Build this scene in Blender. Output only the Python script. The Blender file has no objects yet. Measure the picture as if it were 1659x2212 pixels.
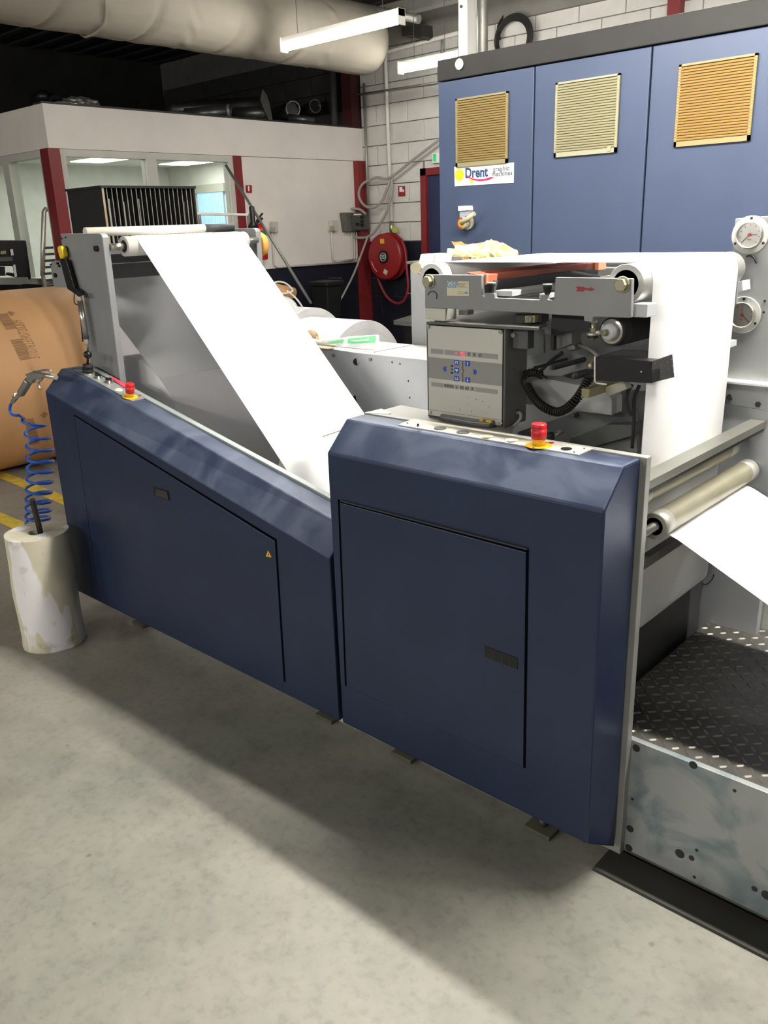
import bpy, bmesh, math, random
from mathutils import Vector as V, Matrix
random.seed(7)
S = bpy.context.scene; C = S.collection
# ---------------------------------------------------------------- camera
F, CX, CY, H = 1825.65, 829.5, 1106.0, 1.65
YA, PI_, RO = 2.31855733, 0.32695222, -0.03573254
fw = V((math.cos(PI_)*math.cos(YA), math.cos(PI_)*math.sin(YA), -math.sin(PI_)))
r0 = V((math.sin(YA), -math.cos(YA), 0)); u0 = r0.cross(fw)
RT = math.cos(RO)*r0 + math.sin(RO)*u0; UP = -math.sin(RO)*r0 + math.cos(RO)*u0
CAM = V((0, 0, H))
cd = bpy.data.cameras.new('camera'); cam = bpy.data.objects.new('camera', cd); C.objects.link(cam)
cd.sensor_fit = 'HORIZONTAL'; cd.sensor_width = 36; cd.lens = F/1659*36; cd.clip_end = 60; cd.clip_start = .05
cam.matrix_world = Matrix(((RT.x, UP.x, -fw.x, 0), (RT.y, UP.y, -fw.y, 0), (RT.z, UP.z, -fw.z, H), (0, 0, 0, 1)))
S.camera = cam
# ---------------------------------------------------------------- world, exposure
w = bpy.data.worlds.new('hall_light'); S.world = w; w.use_nodes = True
w.node_tree.nodes['Background'].inputs[0].default_value = (.93, .97, 1, 1)
w.node_tree.nodes['Background'].inputs[1].default_value = .05
S.view_settings.view_transform = 'Standard'; S.view_settings.look = 'None'
S.view_settings.exposure = 1.15; S.view_settings.gamma = 1; S.view_settings.use_curve_mapping = False
TUBE = 62.0       # strength of the fluorescent diffusers
ROWS = [(-5.09, 4.6, 1.13, 2.87), (-5.2, 6.0, .64, 2.87), (-1.1, 2.36, 1.5, 2.9), (.6, 2.36, 1.5, 2.9), (-2.35, 4.6, 1.4, 2.87),
        (-.6, 4.6, 1.4, 2.87), (-3.4, -4.4, 1.5, 2.9), (-4.0, 2.95, .9, 3.1), (-2.7, 2.36, 1.3, 2.9), (-.4, -4.4, 1.5, 2.9), (-6.4, -3.6, 1.5, 2.9)]  # rows at negative Y: unseen lamps added to brighten faces towards the camera
GAIN = [.8, .8, 3.4, .7, .7, .7, 2.3, 1.0, 1.8, 2.3, 2.3]
# ---------------------------------------------------------------- helpers
def ray(px, py): return ((px-CX)/F)*RT - ((py-CY)/F)*UP + fw
def P(px, py, X=None, Y=None, Z=None):
    d = ray(px, py)
    t = (X/d.x) if X is not None else (Y/d.y) if Y is not None else ((Z-H)/d.z)
    return CAM + d*t
def hit(px, py, p, n):
    d = ray(px, py); return CAM + d*((p-CAM).dot(n)/d.dot(n))
MATS = {}
def M(name, col, rough=.5, metal=0, var=.06, scale=6, bump=0, emit=0, spec=.5, alpha=1, trans=0, detail=5):
    if name in MATS: return MATS[name]
    m = bpy.data.materials.new(name); m.use_nodes = True; nt = m.node_tree; b = nt.nodes['Principled BSDF']
    def s2l(c): return c/12.92 if c <= .04045 else ((c+.055)/1.055)**2.4
    c = [s2l(x/255) for x in col]
    b.inputs['Roughness'].default_value = rough; b.inputs['Metallic'].default_value = metal
    b.inputs['Specular IOR Level'].default_value = spec
    if emit:
        b.inputs['Emission Color'].default_value = (*c, 1); b.inputs['Emission Strength'].default_value = emit
    if trans: b.inputs['Transmission Weight'].default_value = trans
    if alpha < 1: b.inputs['Alpha'].default_value = alpha
    tc = nt.nodes.new('ShaderNodeTexCoord'); nz = nt.nodes.new('ShaderNodeTexNoise')
    nz.inputs['Scale'].default_value = scale; nz.inputs['Detail'].default_value = detail
    nt.links.new(tc.outputs['Object'], nz.inputs['Vector'])
    rp = nt.nodes.new('ShaderNodeValToRGB'); e = rp.color_ramp.elements
    e[0].position = .3; e[1].position = .7
    e[0].color = (*[x*(1-var) for x in c], 1); e[1].color = (*[min(1, x*(1+var)) for x in c], 1)
    nt.links.new(nz.outputs['Fac'], rp.inputs[0]); nt.links.new(rp.outputs[0], b.inputs['Base Color'])
    if bump:
        bp = nt.nodes.new('ShaderNodeBump'); bp.inputs['Strength'].default_value = bump; bp.inputs['Distance'].default_value = .004
        n2 = nt.nodes.new('ShaderNodeTexNoise'); n2.inputs['Scale'].default_value = scale*12; n2.inputs['Detail'].default_value = 6
        nt.links.new(tc.outputs['Object'], n2.inputs['Vector'])
        nt.links.new(n2.outputs['Fac'], bp.inputs['Height']); nt.links.new(bp.outputs[0], b.inputs['Normal'])
    MATS[name] = m; return m
WL = {}
def lab(o, label=None, cat=None, group=None, kind=None):
    if label: o['label'] = label
    if cat: o['category'] = cat
    if group: o['group'] = group
    if kind: o['kind'] = kind
    return o
def link(name, bm, mat, parent=None, bev=0, smooth=False, segs=2):
    bmesh.ops.recalc_face_normals(bm, faces=bm.faces)
    xs = [v.co for v in bm.verts]
    c = V(((min(v.x for v in xs)+max(v.x for v in xs))/2, (min(v.y for v in xs)+max(v.y for v in xs))/2, min(v.z for v in xs)))
    for v in bm.verts: v.co -= c
    me = bpy.data.meshes.new(name); bm.to_mesh(me); bm.free()
    if mat: me.materials.append(mat)
    o = bpy.data.objects.new(name, me); C.objects.link(o)
    o.location = c - (WL[parent.name] if parent else V((0, 0, 0)))
    if parent: o.parent = parent
    WL[o.name] = c
    if bev:
        b = o.modifiers.new('bevel', 'BEVEL'); b.width = bev; b.segments = segs; b.limit_method = 'ANGLE'; b.angle_limit = .6
    return o
def thing(name, loc, label, cat, group=None):
    o = bpy.data.objects.new(name, None); o.empty_display_size = .05; C.objects.link(o); o.location = loc; WL[o.name] = V(loc)
    return lab(o, label, cat, group)
def dup(o, d, label=None, parent=None):
    c = o.copy(); C.objects.link(c)
    if parent: c.parent = parent
    else: c.location = o.location + V(d)
    WL[c.name] = WL[o.name] + V(d)
    if label: c['label'] = label
    for ch in [x for x in bpy.data.objects if x.parent == o]: dup(ch, d, None, c)
    return c
def abox(bm, x0, x1, y0, y1, z0, z1, mtx=None):
    vs = [bm.verts.new((x, y, z)) for x in (x0, x1) for y in (y0, y1) for z in (z0, z1)]
    for f in ((0, 1, 3, 2), (4, 6, 7, 5), (0, 4, 5, 1), (2, 3, 7, 6), (0, 2, 6, 4), (1, 5, 7, 3)): bm.faces.new([vs[i] for i in f])
    if mtx: bmesh.ops.transform(bm, matrix=mtx, verts=vs)
    return vs
def box(name, x0, x1, y0, y1, z0, z1, mat, parent=None, bev=0, mtx=None):
    bm = bmesh.new(); abox(bm, *sorted((x0, x1)), *sorted((y0, y1)), *sorted((z0, z1)), mtx); return link(name, bm, mat, parent, bev)
def cbox(name, c, sx, sy, sz, mat, parent=None, bev=0, rot=(0, 0, 0)):
    bm = bmesh.new()
    from mathutils import Euler
    abox(bm, -sx/2, sx/2, -sy/2, sy/2, -sz/2, sz/2, Matrix.Translation(V(c)) @ Euler(rot).to_matrix().to_4x4()); return link(name, bm, mat, parent, bev)
def prism_pts(name, pts, d, mat, parent=None, bev=0):
    bm = bmesh.new(); d = V(d); a = [bm.verts.new(p) for p in pts]; b = [bm.verts.new(V(p)+d) for p in pts]; n = len(pts)
    bm.faces.new(a); bm.faces.new(b[::-1])
    for i in range(n): bm.faces.new((a[i], a[(i+1) % n], b[(i+1) % n], b[i]))
    return link(name, bm, mat, parent, bev)
def zz(ox, oy, s): return lambda pts: [(ox+x/s, oy+y/s) for x, y in pts]
def pY(name, pts, Y, t, mat, parent=None, bev=0): return prism_pts(name, [P(x, y, Y=Y) for x, y in pts], (0, t, 0), mat, parent, bev)
def pX(name, pts, X, t, mat, parent=None, bev=0): return prism_pts(name, [P(x, y, X=X) for x, y in pts], (t, 0, 0), mat, parent, bev)
def pZ(name, pts, Z, t, mat, parent=None, bev=0): return prism_pts(name, [P(x, y, Z=Z) for x, y in pts], (0, 0, t), mat, parent, bev)
def ext(name, xz, y0, y1, mat, parent=None, bev=0): return prism_pts(name, [V((x, y0, z)) for x, z in xz], (0, y1-y0, 0), mat, parent, bev)
def frame_of(d):
    d = d.normalized(); a = V((0, 0, 1)) if abs(d.z) < .9 else V((1, 0, 0)); x = d.cross(a).normalized(); return x, d.cross(x).normalized()
def acyl(bm, p0, p1, r, r1=None, n=20, cap=True):
    p0 = V(p0); p1 = V(p1); r1 = r if r1 is None else r1; x, y = frame_of(p1-p0)
    A = [bm.verts.new(p0+(x*math.cos(t)+y*math.sin(t))*r) for t in [2*math.pi*i/n for i in range(n)]]
    B = [bm.verts.new(p1+(x*math.cos(t)+y*math.sin(t))*r1) for t in [2*math.pi*i/n for i in range(n)]]
    for i in range(n): bm.faces.new((A[i], A[(i+1) % n], B[(i+1) % n], B[i])).smooth = n > 8
    if cap: bm.faces.new(A); bm.faces.new(B)
def cyl(name, p0, p1, r, mat, parent=None, n=20, r1=None, bev=0):
    bm = bmesh.new(); acyl(bm, p0, p1, r, r1, n); return link(name, bm, mat, parent, bev)
def lathe(name, p0, axis, prof, mat, parent=None, n=28, closed=False):
    """prof: (distance along axis, radius)"""
    bm = bmesh.new(); p0 = V(p0); axis = V(axis).normalized(); x, y = frame_of(axis); R = []
    for d, r in prof:
        R.append([bm.verts.new(p0+axis*d+(x*math.cos(t)+y*math.sin(t))*max(r, .0001)) for t in [2*math.pi*i/n for i in range(n)]])
    m = len(R)
    for k in range(m if closed else m-1):
        for i in range(n):
            a, b = R[k], R[(k+1) % m]; f = bm.faces.new((a[i], a[(i+1) % n], b[(i+1) % n], b[i]))
            q0, q1 = prof[k], prof[(k+1) % m]; f.smooth = abs(q0[0]-q1[0]) > .3*abs(q0[1]-q1[1])
    if not closed: bm.faces.new(R[0]); bm.faces.new(R[-1])
    return link(name, bm, mat, parent)
def smooth_path(pts, k=6):
    pts = [V(p) for p in pts]; out = []
    for i in range(len(pts)-1):
        p0, p1, p2, p3 = pts[max(i-1, 0)], pts[i], pts[i+1], pts[min(i+2, len(pts)-1)]
        for j in range(k):
            t = j/k; out.append(.5*((2*p1)+(-p0+p2)*t+(2*p0-5*p1+4*p2-p3)*t*t+(-p0+3*p1-3*p2+p3)*t**3))
    return out+[pts[-1]]
def atube(bm, pts, r, n=8, closed=False):
    pts = [V(p) for p in pts]; R = []; m = len(pts); x = None
    for i, p in enumerate(pts):
        d = (pts[(i+1) % m]-pts[i-1]) if closed else (pts[min(i+1, m-1)]-pts[max(i-1, 0)])
        if d.length < 1e-7: d = V((0, 0, 1))
        d.normalize()
        if x is None: x, _ = frame_of(d)
        x = (x-d*x.dot(d)).normalized(); y = d.cross(x)
        R.append([bm.verts.new(p+(x*math.cos(t)+y*math.sin(t))*r) for t in [2*math.pi*j/n for j in range(n)]])
    for k in range(m if closed else m-1):
        for i in range(n): bm.faces.new((R[k][i], R[k][(i+1) % n], R[(k+1) % m][(i+1) % n], R[(k+1) % m][i])).smooth = True
    if not closed: bm.faces.new(R[0]); bm.faces.new(R[-1])
def tube(name, pts, r, mat, parent=None, n=8, sm=0, closed=False):
    bm = bmesh.new(); atube(bm, smooth_path(pts, sm) if sm else pts, r, n, closed); return link(name, bm, mat, parent)
def coil_pts(path, R, pitch, ppt=14):
    path = smooth_path(path, 12); out = []; s = 0; x = None
    L = [0]
    for i in range(1, len(path)): L.append(L[-1]+(path[i]-path[i-1]).length)
    N = int(L[-1]/pitch*ppt); j = 0
    for k in range(N+1):
        s = L[-1]*k/N
        while j < len(path)-2 and L[j+1] < s: j += 1
        p = path[j].lerp(path[j+1], (s-L[j])/max(L[j+1]-L[j], 1e-6)); d = (path[j+1]-path[j]).normalized()
        if x is None: x, _ = frame_of(d)
        x = (x-d*x.dot(d)).normalized(); y = d.cross(x); a = 2*math.pi*k/ppt
        out.append(p+(x*math.cos(a)+y*math.sin(a))*R)
    return out
def sheet(name, xz, y0, y1, mat, parent=None, t=.0008):
    """thin sheet whose XZ profile is swept from y0 to y1"""
    bm = bmesh.new(); A = [bm.verts.new((x, y0, z)) for x, z in xz]; B = [bm.verts.new((x, y1, z)) for x, z in xz]
    for i in range(len(xz)-1): bm.faces.new((A[i], A[i+1], B[i+1], B[i])).smooth = True
    o = link(name, bm, mat, parent); s = o.modifiers.new('thickness', 'SOLIDIFY'); s.thickness = t; s.offset = 0; return o
def arc(cx, cz, r, a0, a1, n=12):
    return [(cx+r*math.cos(math.radians(a0+(a1-a0)*i/n)), cz+r*math.sin(math.radians(a0+(a1-a0)*i/n))) for i in range(n+1)]
def text_bm(s, size, bold=0, depth=.0006, spacing=1):
    cu = bpy.data.curves.new('t', 'FONT'); cu.body = s; cu.size = size; cu.extrude = depth; cu.offset = bold; cu.align_x = 'CENTER'; cu.align_y = 'CENTER'; cu.space_character = spacing; cu.resolution_u = 3
    o = bpy.data.objects.new('t', cu); C.objects.link(o); dg = bpy.context.evaluated_depsgraph_get(); dg.update()
    me = bpy.data.meshes.new_from_object(o.evaluated_get(dg)); bm = bmesh.new(); bm.from_mesh(me)
    bpy.data.objects.remove(o); bpy.data.curves.remove(cu); bpy.data.meshes.remove(me); return bm
def text(name, s, c, size, right, up, mat, parent=None, bold=0, sx=1, spacing=1):
    bm = text_bm(s, size, bold, spacing=spacing); r = V(right).normalized(); u = V(up).normalized(); n = r.cross(u); c = V(c)
    for v in bm.verts: v.co = c+r*v.co.x*sx+u*v.co.y+n*v.co.z
    return link(name, bm, mat, parent)
def bolt(parent, c, axis, r, h, mat, name='bolt', washer=None):
    c = V(c); a = V(axis).normalized(); o = cyl(name, c, c+a*h, r, mat, parent, n=6, bev=r*.12)
    if washer: cyl('washer', c-a*.001, c+a*.0025, r*1.5, washer, o, n=20)
    return o
FR = (1, 0, 0); UZ = (0, 0, 1)       # text axes on faces looking at the camera side (-Y)
FY = (0, 1, 0)                        # text axis on faces looking along +X
# ---------------------------------------------------------------- materials
navy = M('navy_powder_coat', (38, 50, 78), .4, .3, .12, 5, .05)
def dusty(m):
    nt = m.node_tree; b = nt.nodes['Principled BSDF']; src = b.inputs['Base Color'].links[0].from_socket
    g = nt.nodes.new('ShaderNodeNewGeometry'); sx = nt.nodes.new('ShaderNodeSeparateXYZ'); nt.links.new(g.outputs['True Normal'], sx.inputs[0])
    mr = nt.nodes.new('ShaderNodeMapRange'); mr.inputs['From Min'].default_value = .3; mr.inputs['From Max'].default_value = .8; nt.links.new(sx.outputs['Z'], mr.inputs[0])
    tc = nt.nodes.new('ShaderNodeTexCoord'); n = nt.nodes.new('ShaderNodeTexNoise'); n.inputs['Scale'].default_value = 5.5; n.inputs['Detail'].default_value = 5; n.inputs['Distortion'].default_value = .8; nt.links.new(tc.outputs['Object'], n.inputs['Vector'])
    n2 = nt.nodes.new('ShaderNodeMapRange'); n2.inputs['From Min'].default_value = .4; n2.inputs['From Max'].default_value = .6; n2.inputs['To Min'].default_value = .12; n2.inputs['To Max'].default_value = .5; nt.links.new(n.outputs[0], n2.inputs[0])
    mu = nt.nodes.new('ShaderNodeMath'); mu.operation = 'MULTIPLY'; nt.links.new(mr.outputs[0], mu.inputs[0]); nt.links.new(n2.outputs[0], mu.inputs[1])
    x = nt.nodes.new('ShaderNodeMix'); x.data_type = 'RGBA'; nt.links.new(mu.outputs[0], x.inputs[0]); nt.links.new(src, x.inputs[6]); x.inputs[7].default_value = (.17, .20, .26, 1); nt.links.new(x.outputs[2], b.inputs['Base Color'])
    ro = nt.nodes.new('ShaderNodeMapRange'); ro.inputs['To Min'].default_value = .38; ro.inputs['To Max'].default_value = .75; nt.links.new(mu.outputs[0], ro.inputs[0]); nt.links.new(ro.outputs[0], b.inputs['Roughness'])
dusty(navy)
navyd = M('navy_groove', (3, 4, 8), .9, spec=.05)
greyp = M('grey_machine_paint', (136, 138, 139), .45, .15, .07, 7, .04)
greyl = M('light_grey_paint', (188, 191, 192), .45, .1, .06, 7, .04)
greyd = M('dark_grey_paint', (82, 84, 84), .5, .2, .18, 6, .05)
steel = M('bright_steel', (190, 188, 180), .28, .9, .08, 12)
steeld = M('dull_steel', (128, 128, 122), .42, .8, .15, 10, .05)
black = M('black_paint', (16, 16, 17), .4, .1, .1, 8)
rubber = M('black_rubber', (24, 24, 24), .65, 0, .1, 12)
paper = M('white_paper', (246, 246, 248), .75, 0, .01, 3)
white = M('white_plastic', (232, 230, 224), .45, 0, .03, 6)
zinc = M('zinc_plated', (170, 165, 140), .35, .85, .1, 14)
redp = M('red_plastic', (196, 34, 40), .35, 0, .06, 10)
yelp = M('yellow_plastic', (222, 176, 40), .4, 0, .06, 10)
kraft = M('kraft_paper', (208, 160, 112), .6, 0, .07, 2.5, .06)
redsteel = M('red_column_paint', (122, 34, 36), .45, 0, .12, 5)
wallw = M('white_wall_paint', (228, 222, 216), .7, 0, .04, 3, .05)
blockw = M('white_painted_block', (205, 203, 198), .75, 0, .05, 9, .25)
blockn = M('navy_painted_block', (20, 24, 38), .5, 0, .12, 9, .25)
blockd = M('dark_painted_block', (62, 62, 60), .85, 0, .15, 9, .25)
mortar = M('mortar', (120, 118, 114), .9, 0, .1, 9)
mortard = M('dark_mortar', (26, 26, 26), .9, 0, .1, 9)
def floor_mat():
    m = bpy.data.materials.new('worn_concrete'); m.use_nodes = True; nt = m.node_tree; b = nt.nodes['Principled BSDF']; N = nt.nodes; L = nt.links
    tc = N.new('ShaderNodeTexCoord')
    def noise(s, d=6, r=.55, dist=0):
        n = N.new('ShaderNodeTexNoise'); n.inputs['Scale'].default_value = s; n.inputs['Detail'].default_value = d; n.inputs['Roughness'].default_value = r; n.inputs['Distortion'].default_value = dist
        L.new(tc.outputs['Object'], n.inputs['Vector']); return n
    def ramp(src, st):
        r = N.new('ShaderNodeValToRGB'); e = r.color_ramp.elements
        while len(e) < len(st): e.new(.5)
        for k, (p, c) in enumerate(st): e[k].position = p; e[k].color = (*c, 1)
        L.new(src, r.inputs[0]); return r
    def mix(a, b_, fac, mode='MIX'):
        x = N.new('ShaderNodeMix'); x.data_type = 'RGBA'; x.blend_type = mode
        (L.new(fac, x.inputs[0]) if not isinstance(fac, float) else setattr(x.inputs[0], 'default_value', fac)); L.new(a, x.inputs[6]); L.new(b_, x.inputs[7]); return x.outputs[2]
    n1 = noise(1.3, 5, .6, .6); n2 = noise(7, 8, .65, .3); n3 = noise(38, 6, .6); n4 = noise(2.6, 6, .65, 1.2)
    a = ramp(n1.outputs[0], [(.28, (.225, .228, .200)), (.45, (.25, .248, .215)), (.6, (.285, .270, .235)), (.78, (.245, .250, .225))])
    c = ramp(n2.outputs[0], [(.3, (.76, .77, .75)), (.5, (.93, .93, .92)), (.72, (1.08, 1.06, 1.03))])
    d = ramp(n3.outputs[0], [(.28, (.8, .8, .8)), (.5, (1, 1, 1))])
    e = ramp(n4.outputs[0], [(.60, (1, 1, 1)), (.68, (.70, .70, .66)), (.8, (.5, .5, .47))])
    x = mix(mix(mix(a.outputs[0], c.outputs[0], 1.0, 'MULTIPLY'), d.outputs[0], 1.0, 'MULTIPLY'), e.outputs[0], .3, 'MULTIPLY')
    vo = N.new('ShaderNodeTexVoronoi'); vo.inputs['Scale'].default_value = 5.5; L.new(tc.outputs['Object'], vo.inputs['Vector'])
    sp = ramp(vo.outputs['Distance'], [(.0, (.45, .44, .42)), (.035, (.6, .6, .58)), (.05, (1, 1, 1))]); x = mix(x, sp.outputs[0], .7, 'MULTIPLY')
    L.new(x, b.inputs['Base Color'])
    rr = N.new('ShaderNodeMapRange'); rr.inputs['To Min'].default_value = .3; rr.inputs['To Max'].default_value = .62; L.new(n2.outputs[0], rr.inputs[0]); L.new(rr.outputs[0], b.inputs['Roughness'])
    bp = N.new('ShaderNodeBump'); bp.inputs['Strength'].default_value = .12; bp.inputs['Distance'].default_value = .004; L.new(n3.outputs[0], bp.inputs['Height']); L.new(bp.outputs[0], b.inputs['Normal'])
    return m
def glass_mat():
    m = bpy.data.materials.new('window_glass'); m.use_nodes = True; nt = m.node_tree; nt.nodes.clear()
    o = nt.nodes.new('ShaderNodeOutputMaterial'); t = nt.nodes.new('ShaderNodeBsdfTransparent'); g = nt.nodes.new('ShaderNodeBsdfGlossy'); x = nt.nodes.new('ShaderNodeMixShader'); f = nt.nodes.new('ShaderNodeFresnel')
    t.inputs[0].default_value = (.93, .96, .94, 1); g.inputs['Roughness'].default_value = .01; f.inputs[0].default_value = 1.5
    gm_ = nt.nodes.new('ShaderNodeNewGeometry'); mt = nt.nodes.new('ShaderNodeMath'); mt.operation = 'SUBTRACT'; mt.use_clamp = True; nt.links.new(f.outputs[0], mt.inputs[0]); nt.links.new(gm_.outputs['Backfacing'], mt.inputs[1]); nt.links.new(mt.outputs[0], x.inputs[0]); nt.links.new(t.outputs[0], x.inputs[1]); nt.links.new(g.outputs[0], x.inputs[2]); nt.links.new(x.outputs[0], o.inputs[0]); return m
glass = glass_mat()
plastic_film = M('clear_film', (250, 240, 190), .15, 0, .05, 20, .3, alpha=.45)
def st(o): o['kind'] = 'structure'; return o
# ================================================================ SETTING
st(box('floor', -15, 5, -5, 9, -.1, 0, floor_mat()))
ceil = st(box('ceiling', -15, 5, -5, 9, 3.82, 3.95, M('dark_roof_deck', (46, 46, 44), .9)))
for k in range(12):     # ribs of the steel roof deck
    box('deck_rib', -15, 5, 7.3-k*.28, 7.38-k*.28, 3.79, 3.82, M('dark_roof_deck', (46, 46, 44)), ceil)
yel = M('worn_yellow_tape', (206, 178, 70), .6, 0, .25, 14)
for k, (a, b) in enumerate((((-7.5, 2.045), (-4.66, 2.05)), ((-7.5, 2.55), (-4.6, 2.46)))):
    bm = bmesh.new(); n = 26; rows = []
    for i in range(n+1):
        t = i/n; x = a[0]+(b[0]-a[0])*t; y = a[1]+(b[1]-a[1])*t
        rows.append((bm.verts.new((x, y-.045-random.random()*.008, .002)), bm.verts.new((x, y+.045+random.random()*.008, .002))))
    for i in range(n): bm.faces.new((rows[i][0], rows[i+1][0], rows[i+1][1], rows[i][1]))
    o = link('floor_stripe', bm, yel); o.name = 'trim_%d' % (k+1); st(o)
# back wall of blocks
wb = st(box('wall_back', -10.7, 5, 7.43, 7.6, 0, 3.82, mortar))
box('dark_backing', -10.7, -7.0, 7.425, 7.43, 2.66, 3.4, mortard, wb)
CH, CLn = .2, .445
bmk = bmesh.new(); abox(bmk, 0, CLn-.008, 0, .02, 0, CH-.008); proto = {}
def block(x, z, mat, w=CLn-.008, h=CH-.008):
    key = (mat.name, round(w, 3), round(h, 3))
    if key not in proto:
        me = bpy.data.meshes.new('block'); bm = bmesh.new(); abox(bm, -w/2, w/2, 0, .024, 0, h)
        bmesh.ops.bevel(bm, geom=[e for e in bm.edges if all(v.co.y < .001 for v in e.verts)], offset=.003, segments=1, affect='EDGES')
        bmesh.ops.recalc_face_normals(bm, faces=bm.faces); bm.to_mesh(me); bm.free(); me.materials.append(mat); proto[key] = me
    o = bpy.data.objects.new('block', proto[key]); C.objects.link(o); o.parent = wb
    o.location = V((x+w/2, 7.408+random.uniform(-.0015, .0015), z)) - WL[wb.name]; return o
bmk.free()
nb = 0
for k in range(17):
    z = .075+k*CH + .004
    if z > 3.35: break
    x = -7.0 - (.22 if k % 2 else 0)
    while x < -2.4:
        if x+CLn > -7.0:
            x0 = max(x, -7.0); w_ = x+CLn-.008-x0
            hid = (x0 > -5.15 and z < 2.75) or (x0 > -4.1 and z < 2.95) or z < .65 or (x0 > -6.14 and x0 < -5.3 and z < 2.05)
            if w_ > .05 and not hid:
                if x0 < -6.14 < x0+w_ and z < 2.1: w_ = -6.15-x0
                if w_ > .04: block(x0, z, blockn if z+CH < 1.5 else blockw, w_); nb += 1
        x += CLn
    if 2.6 < z:
        x = -10.66 - (.22 if k % 2 else 0)
        while x < -7.0:
            x0 = max(x, -10.66); w_ = min(x+CLn, -7.03)-.008-x0
            if w_ > .05: block(x0, z, blockd, w_); nb += 1
            x += CLn
box('lower_paint', -7, 5, 7.41, 7.43, 0, .68, blockn, wb)
st(box('wall_far', -10.9, -10.7, 2, 7.6, 0, 3.82, M('dark_wall_panel', (52, 52, 50), .9, 0, .2, 3)))
lintel = st(box('trim_3', -7.4, 5, 7.36, 7.42, 3.40, 3.82, M('grey_concrete_beam', (128, 126, 120), .9, 0, .12, 4, .2)))
# office box: long face at X=-7, short face at Y=3.7
wl = st(box('wall_left', -7.1, -7.0, 5.66, 7.405, 1.262, 2.33, wallw))
box('lower_paint', -7.1, -6.998, 3.7, 7.405, 0, 1.262, blockn, wl)
box('header', -7.12, -6.994, 3.7, 7.405, 2.335, 2.665, wallw, wl)
box('cap', -7.13, -6.99, 3.69, 7.405, 2.665, 2.68, M('dark_cap', (40, 40, 40)), wl)
wc = st(box('wall_corner', -11, -7.12, 3.7, 3.8, 2.335, 2.665, wallw))
box('lower_paint', -11, -7.1, 3.702, 3.8, 0, 1.25, M('grey_lower_wall', (70, 76, 76), .5), wc)
st(box('ceiling_office', -10.7, -7.12, 3.8, 7.4, 2.5, 2.66, M('office_ceiling', (225, 225, 215), .8)))
st(box('wall_office', -10.7, -10.6, 3.7, 7.4, 0, 2.5, M('office_wall', (202, 203, 196), .8)))
st(box('wall_office_back', -10.7, -7.12, 7.3, 7.4, 0, 2.5, M('office_wall', (202, 203, 196), .8)))
st(box('trim_4', -7.12, -6.985, 3.685, P(127, 325, X=-7).y, 0, 2.335, redsteel))
st(box('trim_5', -7.05, -6.985, P(503, 341, X=-7).y, P(519, 341, X=-7).y, 0, 2.335, redsteel))
st(box('trim_6', -7.05, -6.93, 7.25, 7.40, 0, 2.33, redsteel))
st(box('trim_7', -7.16, -7.02, 7.28, 7.40, 2.68, 3.82, M('dark_red_column', (64, 22, 22), .6)))
frm = M('window_frame_paint', (196, 194, 186), .5)
def window(nm, axis, a0, a1, z0, z1, c):
    w_ = thing(nm, (c, (a0+a1)/2, z0) if axis == 'Y' else ((a0+a1)/2, c, z0), None, None); st(w_)
    def bb(n, p0, p1, q0, q1, d0, d1, m):
        return box(n, d0, d1, p0, p1, q0, q1, m, w_) if axis == 'Y' else box(n, p0, p1, d0, d1, q0, q1, m, w_)
    s = 1 if axis == 'Y' else -1; f = .055
    d0, d1 = c-.09*s, c-.005*s
    for o_ in (bb('frame', a0, a1, z1-f, z1, d0, d1, frm), bb('frame', a0, a1, z0, z0+f, d0, d1, frm), bb('frame', a0, a0+f, z0+f, z1-f, d0, d1, frm), bb('frame', a1-f, a1, z0+f, z1-f, d0, d1, frm)): pass
    bb('pane', a0+f, a1-f, z0+f, z1-f, c-.03*s, c-.036*s, glass)
ya = P(127, 325, X=-7).y; ym = P(328, 351, X=-7).y
window('window_1', 'Y', ya, ym, 1.262, 2.333, -7.0); window('window_2', 'Y', ym, P(503, 341, X=-7).y, 1.262, 2.333, -7.0)
xm = P(11, 360, Y=3.7).x
window('window_3', 'X', xm, -7.12, 1.25, 2.333, 3.7); window('window_4', 'X', xm-.95, xm, 1.25, 2.333, 3.7); window('window_5', 'X', xm-1.9, xm-.95, 1.25, 2.333, 3.7)
ledm = M('led_panel', (255, 253, 244), .5, emit=6)
for i, (x, y) in enumerate(((-7.9, 4.4), (-9.3, 4.4), (-7.9, 5.6), (-9.3, 5.6), (-7.9, 6.8), (-9.3, 6.8))):
    t = thing('ceiling_light', (x, y, 2.46), 'white recessed light panel in the office ceiling seen through the glass', 'ceiling light', 'office ceiling light panels')
    box('frame', x-.47, x+.47, y-.22, y+.22, 2.47, 2.5, white, t); box('diffuser', x-.45, x+.45, y-.2, y+.2, 2.462, 2.472, ledm, t)
ba = P(426, 418, Y=7.27); bb_ = P(486, 470, Y=7.27); bxw = bb_.x-ba.x
bl = thing('window_blind', ((ba.x+bb_.x)/2, 7.27, 1.1), 'pale blue vertical slat blind with a daylight glow put into its slats, at the back of the office', 'blind')
bm_ = M('glowing_blue_blind', (150, 186, 222), .7, emit=.35)  # slats given a glow of their own in place of daylight
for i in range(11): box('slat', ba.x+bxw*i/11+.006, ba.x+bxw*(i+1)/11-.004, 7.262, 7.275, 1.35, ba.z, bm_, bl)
box('head_rail', ba.x-.05, bb_.x+.05, 7.25, 7.299, ba.z, ba.z+.1, M('rail_grey', (160, 160, 150)), bl); box('dark_sill', ba.x-.05, bb_.x+.05, 7.25, 7.299, 1.28, 1.34, black, bl)
wi = thing('shutter_cabinet', (-9.3, 4.35, 0), 'pale grey cabinet with horizontal slats behind the left office window', 'cabinet')
ca = P(158, 436, X=-9.0); cb2 = P(186, 500, X=-9.0)
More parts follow.
